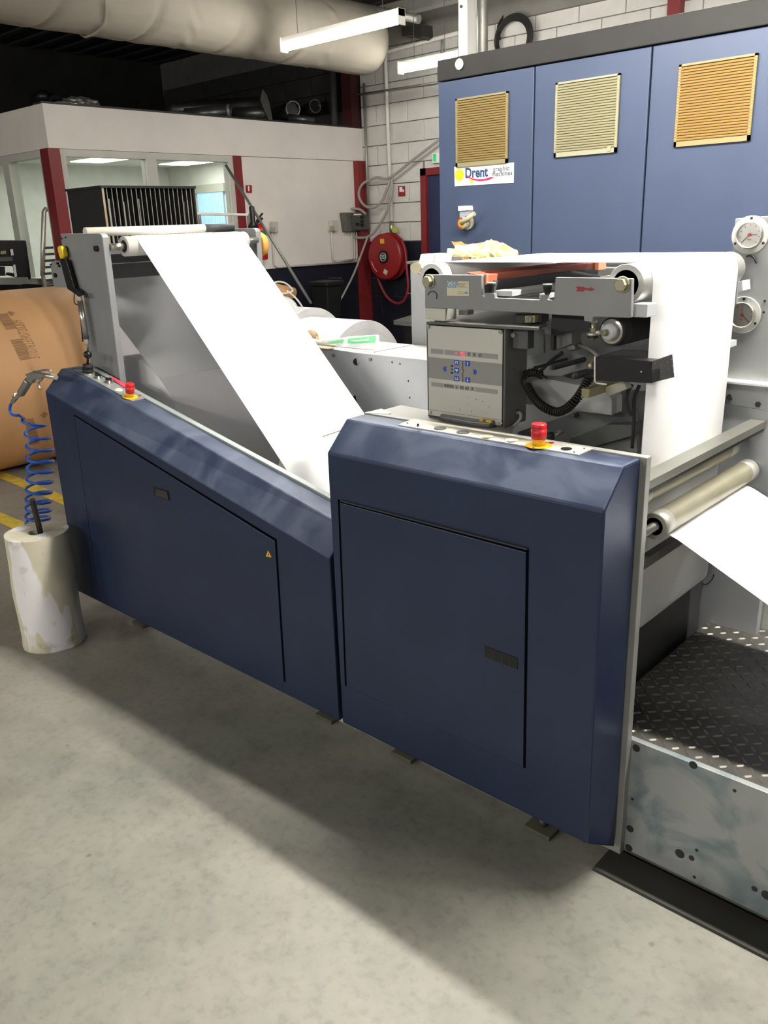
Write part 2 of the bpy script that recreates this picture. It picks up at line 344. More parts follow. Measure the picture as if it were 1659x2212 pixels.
box('body', -9.4, -9.0, ca.y, cb2.y+.5, 0, ca.z, M('cabinet_grey', (178, 184, 184)), wi)
for i in range(12): box('slat', -9.0, -8.985, ca.y+.04, cb2.y+.46, ca.z-.12-i*.07, ca.z-.065-i*.07, M('slat_grey', (166, 174, 176)), wi)
# door in the back wall
dr = st(thing('door_1', (-5.7, 7.4, 0), None, None))
xd = P(911, 365, Y=7.39).x
ddm = M('dark_blue_door', (34, 44, 78), .5)
box('door_frame', xd, xd+.075, 7.36, 7.43, 0, 2.2, redsteel, dr); box('door_frame', xd, xd+1.05, 7.36, 7.43, 2.13, 2.2, redsteel, dr); box('door_frame', xd+.975, xd+1.05, 7.36, 7.43, 0, 2.13, redsteel, dr)
box('door_leaf', xd+.075, xd+.975, 7.40, 7.43, 0, 2.13, ddm, dr)
st(box('trim_8', P(1449, 10, Y=7.38).x, P(1476, 10, Y=7.38).x, 7.32, 7.41, 2.6, 3.82, redsteel))
# ---------------------------------------------------------------- luminaires
def luminaire(x, y, L, z, label, group=None, gain=1):
    t = thing('strip_light', (x+L/2, y, z), label, 'strip light', group)
    box('housing', x, x+L, y-.03, y+.03, z+.03, z+.07, white, t)
    bm = bmesh.new(); n = 8; R = []
    for xx in (x+.012, x+L-.012): R.append([bm.verts.new((xx, y+.032*math.cos(a), z+.03+.045*math.sin(a))) for a in [math.pi+math.pi*i/n for i in range(n+1)]])
    for i in range(n): bm.faces.new((R[0][i], R[0][i+1], R[1][i+1], R[1][i])).smooth = True
    bm.faces.new(R[0]); bm.faces.new(R[1]); bm.faces.new((R[0][0], R[1][0], R[1][-1], R[0][-1])); link('diffuser', bm, M('lit_diffuser_%d' % (gain*10), (255, 250, 240), .4, emit=TUBE*gain), t)
    for xx in (x, x+L-.012): box('end_cap', xx, xx+.012, y-.034, y+.034, z-.02, z+.072, white, t)
    for xx in (x+.16, x+L-.16): cyl('suspension_wire', (xx, y, z+.07), (xx, y, 3.82), .0025, steeld, t, n=5)
labs = ['long lit strip light hanging in front of the cream fabric duct', 'lit strip light in front of the block wall, cut off by the blue cabinet']
for i, (x, y, L, z) in enumerate(ROWS):
    luminaire(x, y, L, z, labs[i] if i < 2 else 'unseen strip light outside the picture, placed for its light', None if i < 2 else 'strip lights of the hall outside the picture', GAIN[i])
# ================================================================ FABRIC DUCT
cream = M('cream_duct_fabric', (142, 136, 124), .85, 0, .05, 3, .1)
def fabric_duct():
    bm = bmesh.new(); n = 72; m = 230; y0, y1 = .2, 6.02; cx, cz, r0_ = -5.5, 3.135, .262; rows = []
    seams = [1.2, 1.9, 2.62, 3.31, 3.98, 4.62, 5.28]
    for j in range(m+1):
        y = y0+(y1-y0)*j/m; e = max(0, (y-(y1-.16))/.16); rr = r0_*math.sqrt(max(0, 1-e**2.6))*1 if e > 0 else r0_
        ds = min(abs(y-s) for s in seams)
        row = []
        for i in range(n):
            a = 2*math.pi*i/n
            low = max(0, -math.sin(a))
            q = rr*(1+.012*math.sin(y*9+1.3*math.sin(a*2))+.004*math.sin(a*23+3*math.sin(y*3)))
            q += .012*math.exp(-(ds/.03)**2)*math.sin(a*11+y*40)*(.4+.6*abs(math.cos(a)))*(e == 0)
            for s in (1.55, 2.25, 2.95, 3.62, 4.3, 4.95):
                q -= .018*math.exp(-((y-s-.09*math.cos(a))/.022)**2)*(.3+low)*(e == 0)
            row.append(bm.verts.new((cx+q*math.cos(a), y, cz+q*math.sin(a)-.02*e)))
        rows.append(row)
    for j in range(m):
        for i in range(n): bm.faces.new((rows[j][i], rows[j][(i+1) % n], rows[j+1][(i+1) % n], rows[j+1][i])).smooth = True
    return bm
fd = thing('fabric_duct', (-5.5, 3, 2.87), 'large round cream fabric air duct hanging under the roof', 'air duct')
link('duct_sleeve', fabric_duct(), cream, fd)
for s in (3.31,):
    tube('seam_ring', [(-5.5+.268*math.cos(a), s+.012*math.sin(5*a), 3.135+.268*math.sin(a)) for a in [2*math.pi*i/60 for i in range(60)]], .009, cream, fd, closed=True)
for y in (1, 2.4, 3.8, 5.2): cyl('hanger', (-5.5, y, 3.38), (-5.5, y, 3.82), .004, steeld, fd, n=5)
# overhead steel and pipes
gal = M('galvanised_steel', (150, 150, 144), .45, .6, .12, 8)
def rod(name, a, b, r, mat, label, cat, **k): return lab(cyl(name, a, b, r, mat, n=12, **k), label, cat)
rod('overhead_pipe', P(690, -4, Y=6.25), P(905, 42, Y=6.3), .035, gal, 'grey steel pipe slanting down above the end of the fabric duct', 'pipe')
o = box('cable_tray', -6.4, -2.2, 6.5, 6.62, 3.44, 3.53, gal); lab(o, 'long grey cable tray running above the block wall to the white post', 'cable tray')
o = thing('wall_bracket', P(890, 70, Y=7.3), 'dark steel bracket at the wall just right of the long strip light', 'bracket')
prism_pts('bracket_arm', [P(x, y, Y=7.2) for x, y in ((868, 57), (912, 52), (913, 78), (905, 84), (890, 76), (868, 78))], (0, .16, 0), M('dark_bracket', (60, 58, 54)), o)
o = box('white_post', P(990, 60, Y=4.6).x, P(1009, 60, Y=4.6).x, 4.6, 4.68, 0, 3.82, white, bev=.003); lab(o, 'white square steel post rising behind the left end of the blue cabinet', 'post')
cyl('bolt_hole', P(996, 14, Y=4.599), P(996, 14, Y=4.59), .008, black, o)
o = cyl('galvanised_duct', P(1042, 20, Y=4.8)-V((0, 0, 1.2)), P(1042, 20, Y=4.8)+V((0, 0, 1.1)), .035, gal, n=16); lab(o, 'round galvanised pipe standing beside the white post above the cabinet', 'pipe')
for k, px in enumerate((1020, 1027)):
    o = cyl('conduit', P(px, 60, Y=4.75)-V((0, 0, .8)), P(px, 60, Y=4.75)+V((0, 0, 1.4)), .008, white, n=8); lab(o, 'thin white conduit between the white post and the galvanised pipe', 'conduit', 'thin conduits beside the white post')
cc = thing('hanging_cable_coil', P(1108, 80, Y=7.35), 'black cable coil hung on the block wall above the blue cabinet', 'cable')
c0 = P(1108, 85, Y=7.33)
for k in range(4):
    rr = .165+.012*k; tube('cable_loop', [c0+V((rr*math.cos(a)+.01*k, -.012*k, rr*.95*math.sin(a))) for a in [2*math.pi*i/40 for i in range(40)]], .011, rubber, cc, closed=True)
tube('cable_tail', [P(1080, 85, Y=7.3), P(1076, 60, Y=7.32), P(1085, 40, Y=7.36), P(1094, 30, Y=7.38), P(1108, 38, Y=7.39)], .012, rubber, cc, sm=6)
# conduits on back wall
wp = thing('white_wall_pipe', P(832, 300, Y=7.38), 'white pipe running down the block wall to the hose reel valve', 'pipe')
tube('pipe', [P(990, 71, Y=7.37), P(836, 111, Y=7.37), P(832, 118, Y=7.37), P(846, 478, Y=7.37)], .02, white, wp)
cyl('valve_body', P(845, 478, Y=7.36), P(847, 506, Y=7.36), .026, zinc, wp, n=10); cyl('valve_wheel', P(853, 496, Y=7.33), P(853, 496, Y=7.29), .035, M('yellow_green_handle', (150, 150, 50)), wp, n=14)
rod('corner_conduit', P(786, 180, Y=7.36), P(797, 500, Y=7.36), .016, gal, 'grey conduit running down the corner beside the office wall', 'conduit')
rod('wall_rod', P(770, 205, Y=7.34), P(946, 178, Y=7.34), .01, gal, 'thin pale rod running across the upper block wall', 'rod')
rod('thin_drop_pipe', P(955, 70, Y=7.38), P(955, 130, Y=7.38), .012, gal, 'thin grey pipe dropping behind the short strip light', 'pipe')
rod('dark_corner_pipe', P(718, 140, Y=7.3), P(724, 300, Y=7.3), .04, M('dark_pipe', (70, 68, 66)), 'dark vertical pipe above the office beside the dark red column', 'pipe')
# signs
def sign(name, pts, plane, ax, label, base, parts):
    t = thing(name, P(*pts[0], **{plane: ax}), label, 'sign'); f = pX if plane == 'X' else pY
    f('plate', pts, ax, .006 if plane == 'X' else -.006, base, t)
    for n, pp, m in parts: f(n, pp, ax+(.006 if plane == 'X' else -.006), .002 if plane == 'X' else -.002, m, t)
sgr = M('sign_red', (150, 26, 36), .4); sgw = M('sign_white', (228, 226, 222), .4); sgg = M('sign_green', (30, 160, 90), .4, emit=.4)
sign('fire_extinguisher_sign', [(531, 400), (543, 400), (543.5, 416.5), (531.5, 416)], 'X', -6.99, 'small red extinguisher sign on the white office wall', sgr, [('pictogram', [(535.5, 402), (538.5, 402), (539, 413), (536, 413)], sgw)])
sign('fire_hose_sign', [(860.5, 402), (875, 402), (875.5, 423.5), (861, 424)], 'Y', 7.4, 'small red hose reel sign on the white block wall', sgr, [('pictogram', [(863, 404), (869, 404), (869.5, 414), (863, 414.5)], sgw), ('pictogram', [(870, 410), (872.5, 409), (872.5, 414), (870, 415)], sgw)])
sign('exit_sign', [(934, 331), (952, 329), (952, 351.5), (935, 352)], 'Y', 7.36, 'green and white emergency exit sign above the door', sgw, [('pictogram', [(935.5, 333), (942, 332.5), (942, 349), (936, 349)], sgg)])
# sockets and conduits on office wall
for k, (x, y, l) in enumerate(((588, 490, 'pale grey socket box nearest the fire extinguisher'), (716.5, 487, 'pale grey socket box nearest the grey junction box'))):
    t = thing('socket_box', P(x, y, X=-6.97), l, 'socket'); pX('casing', [(x-6, y-11), (x+6, y-11), (x+6.5, y+12), (x-5.5, y+12)], -6.99, .05, M('beige_socket', (196, 192, 178)), t, .003)
    pX('lid', [(x-4.5, y+1), (x+5, y+1), (x+5, y+10), (x-4.5, y+10)], -6.94, .01, M('grey_socket_lid', (165, 162, 150)), t)
o = thing('wall_conduits', P(690, 570, X=-6.98), 'white conduits along the office wall where white paint meets navy', 'conduit')
cw = M('conduit_white', (206, 204, 198), .5)
tube('conduit', [P(588, 503, X=-6.975), P(591, 545, X=-6.975), P(592, 572, X=-6.975), P(600, 577, X=-6.975), P(768, 566, X=-6.975)], .011, cw, o)
tube('conduit', [P(716, 500, X=-6.975), P(719, 560, X=-6.975), P(727, 565, X=-6.975), P(768, 560, X=-6.975)], .011, cw, o)
for k in range(4): tube('conduit', [P(760+k*5, 500, X=-6.975), P(761+k*5, 556, X=-6.975), P(757+k*5, 562+k*2, X=-6.975)], .009, cw, o)
jb = thing('junction_box', P(768, 475, X=-6.93), 'grey electrical junction box with black switches at the wall corner', 'switch box')
jg = M('junction_grey', (92, 92, 86), .4)
pX('casing', [(744, 459), (792, 459), (795, 498), (750, 500)], -6.91, -.08, jg, jb, .006)
pX('cover', [(757, 461), (791, 461), (794, 496), (760, 497)], -6.91, .03, M('junction_cover', (74, 74, 68), .25), jb, .004)
for x, y in ((781, 469), (781, 478), (781, 486), (771, 484)): pX('switch', [(x-2.2, y-2.6), (x+2.2, y-2.6), (x+2.2, y+3), (x-2.2, y+3)], -6.88, .02, black, jb)
pX('name_strip', [(764, 462), (780, 462), (780, 464.5), (764, 465)], -6.88, .003, sgw, jb)
gc = M('grey_cable', (148, 146, 140), .5)
o = tube('looped_grey_cable', [P(950, 301, Y=7.28), P(890, 347, Y=7.28), P(842, 384, Y=7.26), P(812, 384, Y=7.24), P(784, 397, Y=7.22), P(775, 420, Y=7.22), P(785, 442, Y=7.22), P(805, 449, Y=7.22), P(824, 436, Y=7.24), P(836, 408, Y=7.26), P(844, 386, Y=7.28), P(847, 410, Y=7.26), P(838, 450, Y=7.24), P(820, 485, Y=7.22), P(798, 510, Y=7.2), P(768, 512, Y=7.18), P(747, 492, Y=7.18), P(742, 468, Y=7.18), P(752, 453, Y=7.18), P(775, 452, Y=7.2), P(790, 462, Y=7.2)], .014, gc, sm=6)
lab(o, 'grey cable looped in two rings over the red column and junction box', 'cable')
o = tube('slack_grey_cable', [P(794, 512, Y=7.1), P(782, 545, Y=7.0), P(765, 590, Y=6.8), P(745, 630, Y=6.6), P(731, 655, Y=6.5)], .011, gc, sm=5); lab(o, 'grey cable hanging slack from the junction box to the bin', 'cable')
# hose reel
hr = thing('hose_reel', P(833, 555, Y=7.3), 'red wall mounted fire hose reel with black hub', 'hose reel')
hc = P(829, 555, Y=7.2); rm = M('reel_red', (140, 30, 32), .35, 0, .05, 4)
R_ = .245
lathe('reel_disc', hc, (0, 1, 0), [(0, .02), (0, R_*.93), (.012, R_), (.022, R_), (.026, R_*.8), (.09, R_*.8), (.094, R_*1.03), (.115, R_*1.03), (.12, .02)], rm, hr, n=48)
tube('hose_coil', coil_pts([hc+V((0, .04, 0)), hc+V((0, .08, 0))], R_*.84, .03, 36), .014, M('hose_red', (132, 34, 42), .5), hr)
cyl('hub', hc, hc-V((0, .012, 0)), .07, black, hr, n=32)
tube('hub_ring', [hc+V((.043*math.cos(a), -.014, .043*math.sin(a))) for a in [2*math.pi*i/32 for i in range(32)]], .003, sgw, hr, closed=True, n=6)
for dz in (.018, .002, -.014): box('hub_mark', hc.x-.024, hc.x+.024, hc.y-.015, hc.y-.012, hc.z+dz-.004, hc.z+dz+.004, sgw, hr)
cbox('yellow_sticker', hc+V((-.015, -.002, .165)), .06, .003, .05, yelp, hr); cbox('white_sticker', hc+V((.02, -.002, -.16)), .055, .003, .05, M('label_grey', (190, 186, 170)), hr, rot=(0, .5, 0))
tube('white_mark', [hc+V((.19*math.cos(a), -.002, .19*math.sin(a))) for a in [math.radians(195+i*5) for i in range(9)]], .005, M('pale_red', (205, 160, 150)), hr)
box('wall_mount', hc.x-.03, hc.x+.03, hc.y+.12, 7.41, hc.z-.1, hc.z+.1, rm, hr)
tube('hose_loop', [hc+V((.17, .1, .18)), hc+V((.245, .08, .05)), hc+V((.29, .05, -.15)), hc+V((.30, .05, -.33)), hc+V((.24, .05, -.46)), hc+V((.12, .05, -.5)), hc+V((-.03, .05, -.42)), hc+V((-.15, .06, -.24)), hc+V((-.22, .08, -.05))], .015, M('hose_red', (132, 34, 42)), hr, sm=6)
cyl('nozzle', hc+V((.27, .05, -.385)), hc+V((.43, .03, -.39)), .008, steel, hr, n=8)
# fire extinguisher on office wall
fe = thing('fire_extinguisher', P(558, 500, X=-6.88), 'red fire extinguisher hanging on the white office wall', 'fire extinguisher')
e0 = P(560, 484, X=-6.86)
box('wall_hook', -6.998, e0.x-.05, e0.y-.02, e0.y+.02, e0.z-.12, e0.z-.04, black, fe); lathe('bottle', e0-V((0, 0, .34)), (0, 0, 1), [(0, .05), (.01, .062), (.28, .062), (.32, .045), (.345, .02)], redp, fe); cyl('label_band', e0-V((0, 0, .16)), e0-V((0, 0, .06)), .0635, M('extinguisher_label', (70, 120, 70)), fe, n=28)
cbox('valve_handle', e0+V((0, 0, .03)), .02, .1, .02, black, fe, rot=(.5, 0, 0)); cbox('valve_lever', e0+V((0, .01, .065)), .02, .11, .012, black, fe, rot=(.7, 0, 0))
tube('discharge_hose', [e0+V((0, -.02, .02)), e0+V((.03, -.07, .0)), e0+V((.04, -.075, -.12)), e0+V((.04, -.07, -.2))], .01, rubber, fe, sm=4)
# leaning pole and black holder
o = cyl('leaning_pole', P(488, 357, X=-6.2), P(672, 655, X=-5.3), .012, M('pole_grey', (112, 112, 110), .4, .4), n=10); lab(o, 'long thin grey pole leaning across the office window', 'pole')
o = lathe('pole_holder', P(547, 492, X=-5.9), (0, 0, 1), [(0, .045), (.03, .04), (.05, .022), (.16, .024), (.17, .02)], black, n=16); lab(o, 'black cone shaped holder beside the fire extinguisher', 'holder')
cyl('stem', (P(547, 492, X=-5.9).x, P(547, 492, X=-5.9).y, 0), P(547, 492, X=-5.9), .012, black, o, n=8)
o = cyl('horizontal_rail', P(424, 462, X=-6.5), P(541, 464, X=-6.5), .012, white, n=8); lab(o, 'thin white rail running in front of the office window right of the sorting rack', 'rail')
for y_ in (P(430, 462, X=-6.5).y, P(536, 464, X=-6.5).y): cyl('rail_post', (-6.5, y_, 0), (-6.5, y_, P(480, 463, X=-6.5).z), .014, steeld, o, n=8)
# bin
bn = thing('wheelie_bin', P(700, 660, Y=6.3), 'black wheelie bin with a ribbed lid by the navy wall', 'bin')
b0 = P(672, 618, Y=6.3); b1 = P(706, 618, Y=6.3); zt = b0.z
bm = bmesh.new(); vs = []
for z, g in ((0.05, .05), (zt, 0)): vs.append([bm.verts.new((x, y, z)) for x, y in ((b0.x+g, 6.3+g), (b1.x-g, 6.3+g), (b1.x-g, 6.52-g), (b0.x+g, 6.52-g))])
bm.faces.new(vs[0]); bm.faces.new(vs[1])
for i in range(4): bm.faces.new((vs[0][i], vs[0][(i+1) % 4], vs[1][(i+1) % 4], vs[1][i]))
binm = M('bin_black', (22, 25, 25), .5); link('bin_body', bm, binm, bn, .01)
box('lid', b0.x-.02, b1.x+.02, 6.28, 6.54, zt, zt+.05, binm, bn, .012); cyl('lid_handle', (b0.x+.02, 6.55, zt+.06), (b1.x-.02, 6.55, zt+.06), .013, binm, bn, n=8)
for x in (b0.x, b1.x): cyl('wheel', (x, 6.5, .08), (x+.04, 6.5, .08), .08, rubber, bn)
# table with hoops and tube
tb = thing('dark_crate', (-5.2, 4.5, 0), 'dark crate behind the sloping web, under the hoops', 'crate')
q0 = P(600, 700, X=-6.4); q1 = P(665, 705, X=-6.4)
box('crate_side', -6.85, -6.4, q0.y, q1.y, 0, .55, black, tb); box('crate_lid', -6.87, -6.38, q0.y-.02, q1.y+.02, .55, .6, greyd, tb)
o = cyl('cardboard_tube', P(585, 622, X=-6.0), P(633, 633, X=-6.0), .05, kraft, n=20); lab(o, 'brown cardboard tube lying beside the far edge of the sloping web', 'tube')
cyl('bore', P(632.6, 632.8, X=-6.0), P(633.5, 633.2, X=-6.0), .038, M('brown_dark', (90, 62, 40)), o)
hp = thing('white_hoops', P(620, 650, X=-5.95), 'loose loops of white tubing against the navy wall', 'tubing')
for k, (pa) in enumerate((((583, 620), (597, 609), (617, 612), (632, 628), (612, 634), (590, 632)), ((600, 640), (625, 645), (640, 660), (650, 690), (655, 702)), ((620, 628), (640, 645), (655, 668), (662, 700)), ((596, 625), (612, 645), (625, 665), (636, 700)))):
    tube('loop', [P(x, y, X=-5.93+.03*k) for x, y in pa], .008, white, hp, sm=6)
# white rolls behind
corem = M('core_brown', (176, 138, 92), .7)
def roll(name, xe, L, yc, zc, r, mat, label, core=.045, pallet=True, axis='X'):
    t = thing(name, (xe-L/2, yc, 0 if zc-r < .2 else zc-r), label, 'paper roll')
    d = V((-1, 0, 0)); c = V((xe, yc, zc))
    lathe('wound_paper', c, d, [(0, core), (0, r*.995), (.004, r), (L-.004, r), (L, r*.995), (L, core)], mat, t, n=64, closed=True)
    lathe('core', c+V((.004, 0, 0)), d, [(0, core*.82), (0, core), (L, core), (L, core*.82)], corem, t, n=24, closed=True)
    for k in range(5): tube('paper_edge', [c+V((.0006, (core+(r-core)*(k+1)/6)*math.cos(a), (core+(r-core)*(k+1)/6)*math.sin(a))) for a in [2*math.pi*i/60 for i in range(60)]], .0009, M('edge_line', (205, 200, 205)), t, n=4, closed=True)
    return t
roll('paper_roll', -4.4, .6, 4.6, .565, .4245, paper, 'white paper roll lying behind the machine frame, the nearer of two')
roll('paper_roll', -5.6, .62, 5.2, .565, .42, paper, 'white paper roll lying behind the nearer one, with a brown core beside it')
t = thing('small_paper_roll', P(618, 690, X=-5.4), 'small white roll with a brown core end showing past the sloping web', 'paper roll')
cc0 = P(617, 676, X=-5.45)
lathe('wound_paper', cc0, (-.9, .1, 0), [(0, .06), (0, .12), (.5, .12), (.5, .06)], paper, t, closed=True, n=40); lathe('core', cc0+V((.004, 0, 0)), (-.9, .1, 0), [(0, .045), (0, .065), (.5, .065), (.5, .045)], corem, t, closed=True)
wood = M('pallet_wood', (150, 120, 84), .8, 0, .2, 10)
def pallet(x0, x1, y0, y1, h, label):
    t = thing('wooden_pallet', ((x0+x1)/2, (y0+y1)/2, 0), label, 'pallet')
    for i in range(5): yy = y0+(y1-y0)*i/5; box('plank', x0, x1, yy, yy+(y1-y0)/5-.03, h-.02, h, wood, t)
    for xx in (x0, (x0+x1)/2-.05, x1-.1): box('bearer', xx, xx+.1, y0, y1, 0, h-.02, wood, t)
pallet(-5.1, -4.35, 4.15, 5.05, .1385, 'wooden pallet under the nearer white paper roll'); pallet(-6.3, -5.55, 4.85, 5.6, .1435, 'wooden pallet under the farther white paper roll')
# lift table far right of rolls
lt = thing('lift_cart', (-5.3, 6.6, 0), 'grey lift cart with wheels standing by the navy wall', 'cart')
a_ = P(850, 692, Z=.8); b_ = P(915, 676, Z=.8)
prism_pts('table_top', [a_, P(905, 697, Z=.8), P(960, 690, Z=.8), P(960, 668, Z=.8), b_+V((-.1, .1, 0))], (0, 0, -.04), M('cart_grey', (120, 122, 116), .5, .4), lt)
for x, y in ((870, 712), (893, 712)): p = P(x, y, Y=6.15); box('leg', p.x, p.x+.04, 6.15, 6.19, .1, .76, black, lt); cyl('castor_wheel', (p.x, 6.17, .05), (p.x+.04, 6.17, .05), .05, rubber, lt)
box('undercarriage', a_.x+.1, a_.x+.8, 6.1, 6.6, .1, .74, black, lt)
# ================================================================ OFFICE ROOF PIPES
dk = M('dark_spiral_duct', (96, 96, 94), .35, .7, .2, 20)
def rpipe(a, b, r, label, n=20, flange=True):
    t = thing('loose_duct_pipe', (V(a)+V(b))/2, label, 'duct pipe'); a = V(a); b = V(b); d = (b-a).normalized(); L = (b-a).length
    lathe('pipe_shell', a, d, [(0, r*.93), (0, r), (L, r), (L, r*.93)], dk, t, closed=True, n=n)
    if flange: lathe('end_ring', b-d*.03, d, [(0, r), (0, r*1.08), (.03, r*1.08), (.03, r)], gal, t, closed=True, n=n); cyl('dark_bore', b-d*.06, b-d*.05, r*.92, black, t)
rpipe(P(368, 239, X=-7.9), P(566, 224, X=-7.5), .075, 'longest dark duct pipe lying on the office roof')
rpipe(P(400, 248, X=-7.7), P(498, 240, X=-7.35), .06, 'short dark duct pipe in front of the longest one on the office roof')
rpipe(P(505, 246, X=-7.6), P(575, 244, X=-7.3), .06, 'dark duct pipe right of the short one on the office roof', flange=False)
rpipe(P(600, 245, X=-8.3), P(633, 235, X=-7.5), .075, 'open duct pipe end facing out on the office roof, the left one')
rpipe(P(662, 238, X=-7.75), P(681, 229, X=-7.5), .065, 'open duct pipe end facing out on the office roof, the right one')
rpipe(P(622, 254, X=-7.5), P(680, 261, X=-7.3), .04, 'flat grey pipe lying lowest at the right end of the office roof', flange=False)
o = prism_pts('leaning_sheet_frame', [P(x, y, X=-7.25) for x, y in ((567, 192), (577, 205), (583, 225), (590, 267), (586, 268), (572, 240), (562, 215))], (-.03, 0, 0), dk); lab(o, 'pointed dark sheet metal piece leaning on the pipe ends on the office roof', 'sheet metal')
o = thing('foil_bundle', P(180, 222, X=-7.3), 'crumpled silver foil bundle lying on the office roof', 'bundle')
bm = bmesh.new(); bmesh.ops.create_icosphere(bm, subdivisions=3, radius=1)
pc = P(176, 223, X=-7.35)
for v in bm.verts: k = 1+.18*math.sin(v.co.x*9+v.co.z*7)*math.cos(v.co.y*8); v.co = V((v.co.x*.07*k, v.co.y*.17*k, v.co.z*.05*k))+pc
link('foil', bm, M('foil', (190, 188, 182), .3, .8, .3, 30), o); cyl('stub', P(122, 224, X=-7.3), P(150, 221, X=-7.3), .018, gal, o)
tube('dark_hose', [P(78, 214, X=-7.8), P(90, 208, X=-7.6), P(104, 212, X=-7.6), P(120, 218, X=-7.5)], .05, black, o, sm=5)
# ================================================================ LEFT BACKGROUND
br = thing('kraft_paper_roll', (-6.4, 2.9, 0), 'huge brown kraft wrapped paper roll lying behind the left machine end', 'paper roll')
RC, RR = -6.4, .645
lathe('wrapper', (RC, 2.1, RR), (0, 1, 0), [(0, .05), (0, RR-.01), (.01, RR), (1.49, RR), (1.5, RR-.01), (1.5, .05)], kraft, br, n=96)
inkm = M('faded_ink', (160, 120, 84), .7)
def on_roll(u, v, h=.0015): a = u; return V((RC+(RR+h)*math.cos(a), v, RR+(RR+h)*math.sin(a)))
pt = hit(75, 775, V((RC+RR, 0, 0)), V((1, 0, 0)))
def roll_hit(px, py):
    d = ray(px, py); a = d.x**2+d.z**2; ox, oz = CAM.x-RC, CAM.z-RR; b = 2*(ox*d.x+oz*d.z); c = ox*ox+oz*oz-RR*RR; t = (-b-math.sqrt(b*b-4*a*c))/(2*a); p = CAM+d*t
    return math.atan2(p.z-RR, p.x-RC), p.y
a1, v1 = roll_hit(77, 775); a2, v2 = roll_hit(36, 692)
bm = text_bm('310782690720209', .105, depth=.0004); xs = [v.co.x for v in bm.verts]; L0, L1 = min(xs), max(xs)
for v in bm.verts:
    t_ = (v.co.x-L0)/(L1-L0); u = a1+(a2-a1)*t_; vv = v1+(v2-v1)*t_; v.co = on_roll(u, vv-v.co.y, .0012+v.co.z)
link('printed_number', bm, inkm, br)
def bars(pa, pb, n, w, off):
    A = roll_hit(*pa); B = roll_hit(*pb); k = 0; i = 0
    bmx = bmesh.new(); rs = random.Random(3)
    t = 0
    while t < 1:
        wd = rs.choice((.02, .035, .05)); 
        u0_, u1_ = A[0]+(B[0]-A[0])*t, A[0]+(B[0]-A[0])*min(1, t+wd); vc = A[1]+(B[1]-A[1])*t+off
        q = [bmx.verts.new(on_roll(u, v)) for u, v in ((u0_, vc-w/2), (u1_, vc-w/2), (u1_, vc+w/2), (u0_, vc+w/2))]; bmx.faces.new(q); t += wd+rs.choice((.008, .02))
    link('barcode', bmx, inkm, br)
bars((2, 678), (26, 712), 10, .08, 0); bars((34, 733), (55, 778), 14, .08, 0); bars((62, 905), (75, 960), 12, .07, 0)
A = roll_hit(24, 678); q = [on_roll(A[0]+du, A[1]+dv) for du, dv in ((.045, 0), (0, .035), (0, .012), (-.03, .012), (-.03, -.012), (0, -.012), (0, -.035))]
prism_pts('printed_arrow', q, (.0004, 0, .0004), inkm, br)
A = roll_hit(95, 897); q = [on_roll(A[0]+du, A[1]+dv) for du, dv in ((.045, 0), (0, .035), (0, .012), (-.03, .012), (-.03, -.012), (0, -.012), (0, -.035))]
prism_pts('printed_arrow', q, (.0004, 0, 0), inkm, br)
o = thing('old_press_unit', (-7.4, 2.9, 0), 'black machine frame with openings standing behind the brown roll', 'machine')
Z2b = zz(0, 320, 3.77); XO = -7.35
pX('frame_panel', Z2b([(-120, 750), (215, 750), (258, 1060), (230, 1080), (60, 1030), (70, 1010), (130, 1020), (120, 960), (-120, 960)]), XO, -.05, black, o, .01)
pX('frame_panel', Z2b([(-120, 960), (40, 965), (45, 1040), (-120, 1040)]), XO-.02, -.05, black, o)
pX('cross_rail', Z2b([(-120, 890), (100, 885), (105, 920), (-120, 930)]), XO+.02, -.03, greyd, o); pX('indicator', Z2b([(80, 825), (100, 822), (108, 872), (88, 875)]), XO+.01, .01, sgw, o); pX('indicator', Z2b([(105, 950), (120, 948), (135, 1045), (118, 1050)]), XO+.01, .01, sgw, o)
pX('green_knob', Z2b([(-10, 840), (30, 835), (32, 860), (-10, 865)]), XO+.02, .04, zinc, o); pX('side_arm', Z2b([(-120, 1055), (200, 1050), (210, 1075), (245, 1080), (150, 1110), (-120, 1110)]), XO+.04, .06, M('arm_grey', (120, 122, 120)), o)
box('base', XO-.5, XO-.06, P(0, 600, X=XO).y-.5, P(55, 600, X=XO).y, 0, 1.3, black, o)
ld = thing('step_ladder', P(110, 560, X=-7.05), 'aluminium step ladder standing in front of the red corner post', 'ladder')
alu = M('aluminium', (196, 192, 184), .35, .7)
LX = -7.2
tube('rail', [P(x, y, X=LX) for x, y in ((92, 596), (93, 530), (95, 458), (98, 452), (112, 452), (118, 460), (124, 500), (124, 560), (122, 600))], .02, alu, ld, n=8)
tube('rail', [P(x, y, X=LX-.02) for x, y in ((126, 470), (127, 520), (126, 600))], .010, alu, ld, n=8)
for k in range(7): a = P(99, 538+k*14, X=LX-.03); b = P(122, 535+k*14, X=LX-.03); box('tread', LX-.08, LX-.02, a.y, b.y, a.z, a.z+.02, steeld, ld)
cyl('top_hinge', P(118, 452, X=LX), P(127, 462, X=LX), .015, black, ld)
for y_ in (P(93, 596, X=LX).y, P(124, 596, X=LX).y): box('lower_rail', LX-.015, LX+.015, y_-.012, y_+.012, 0, P(93, 596, X=LX).z, alu, ld)
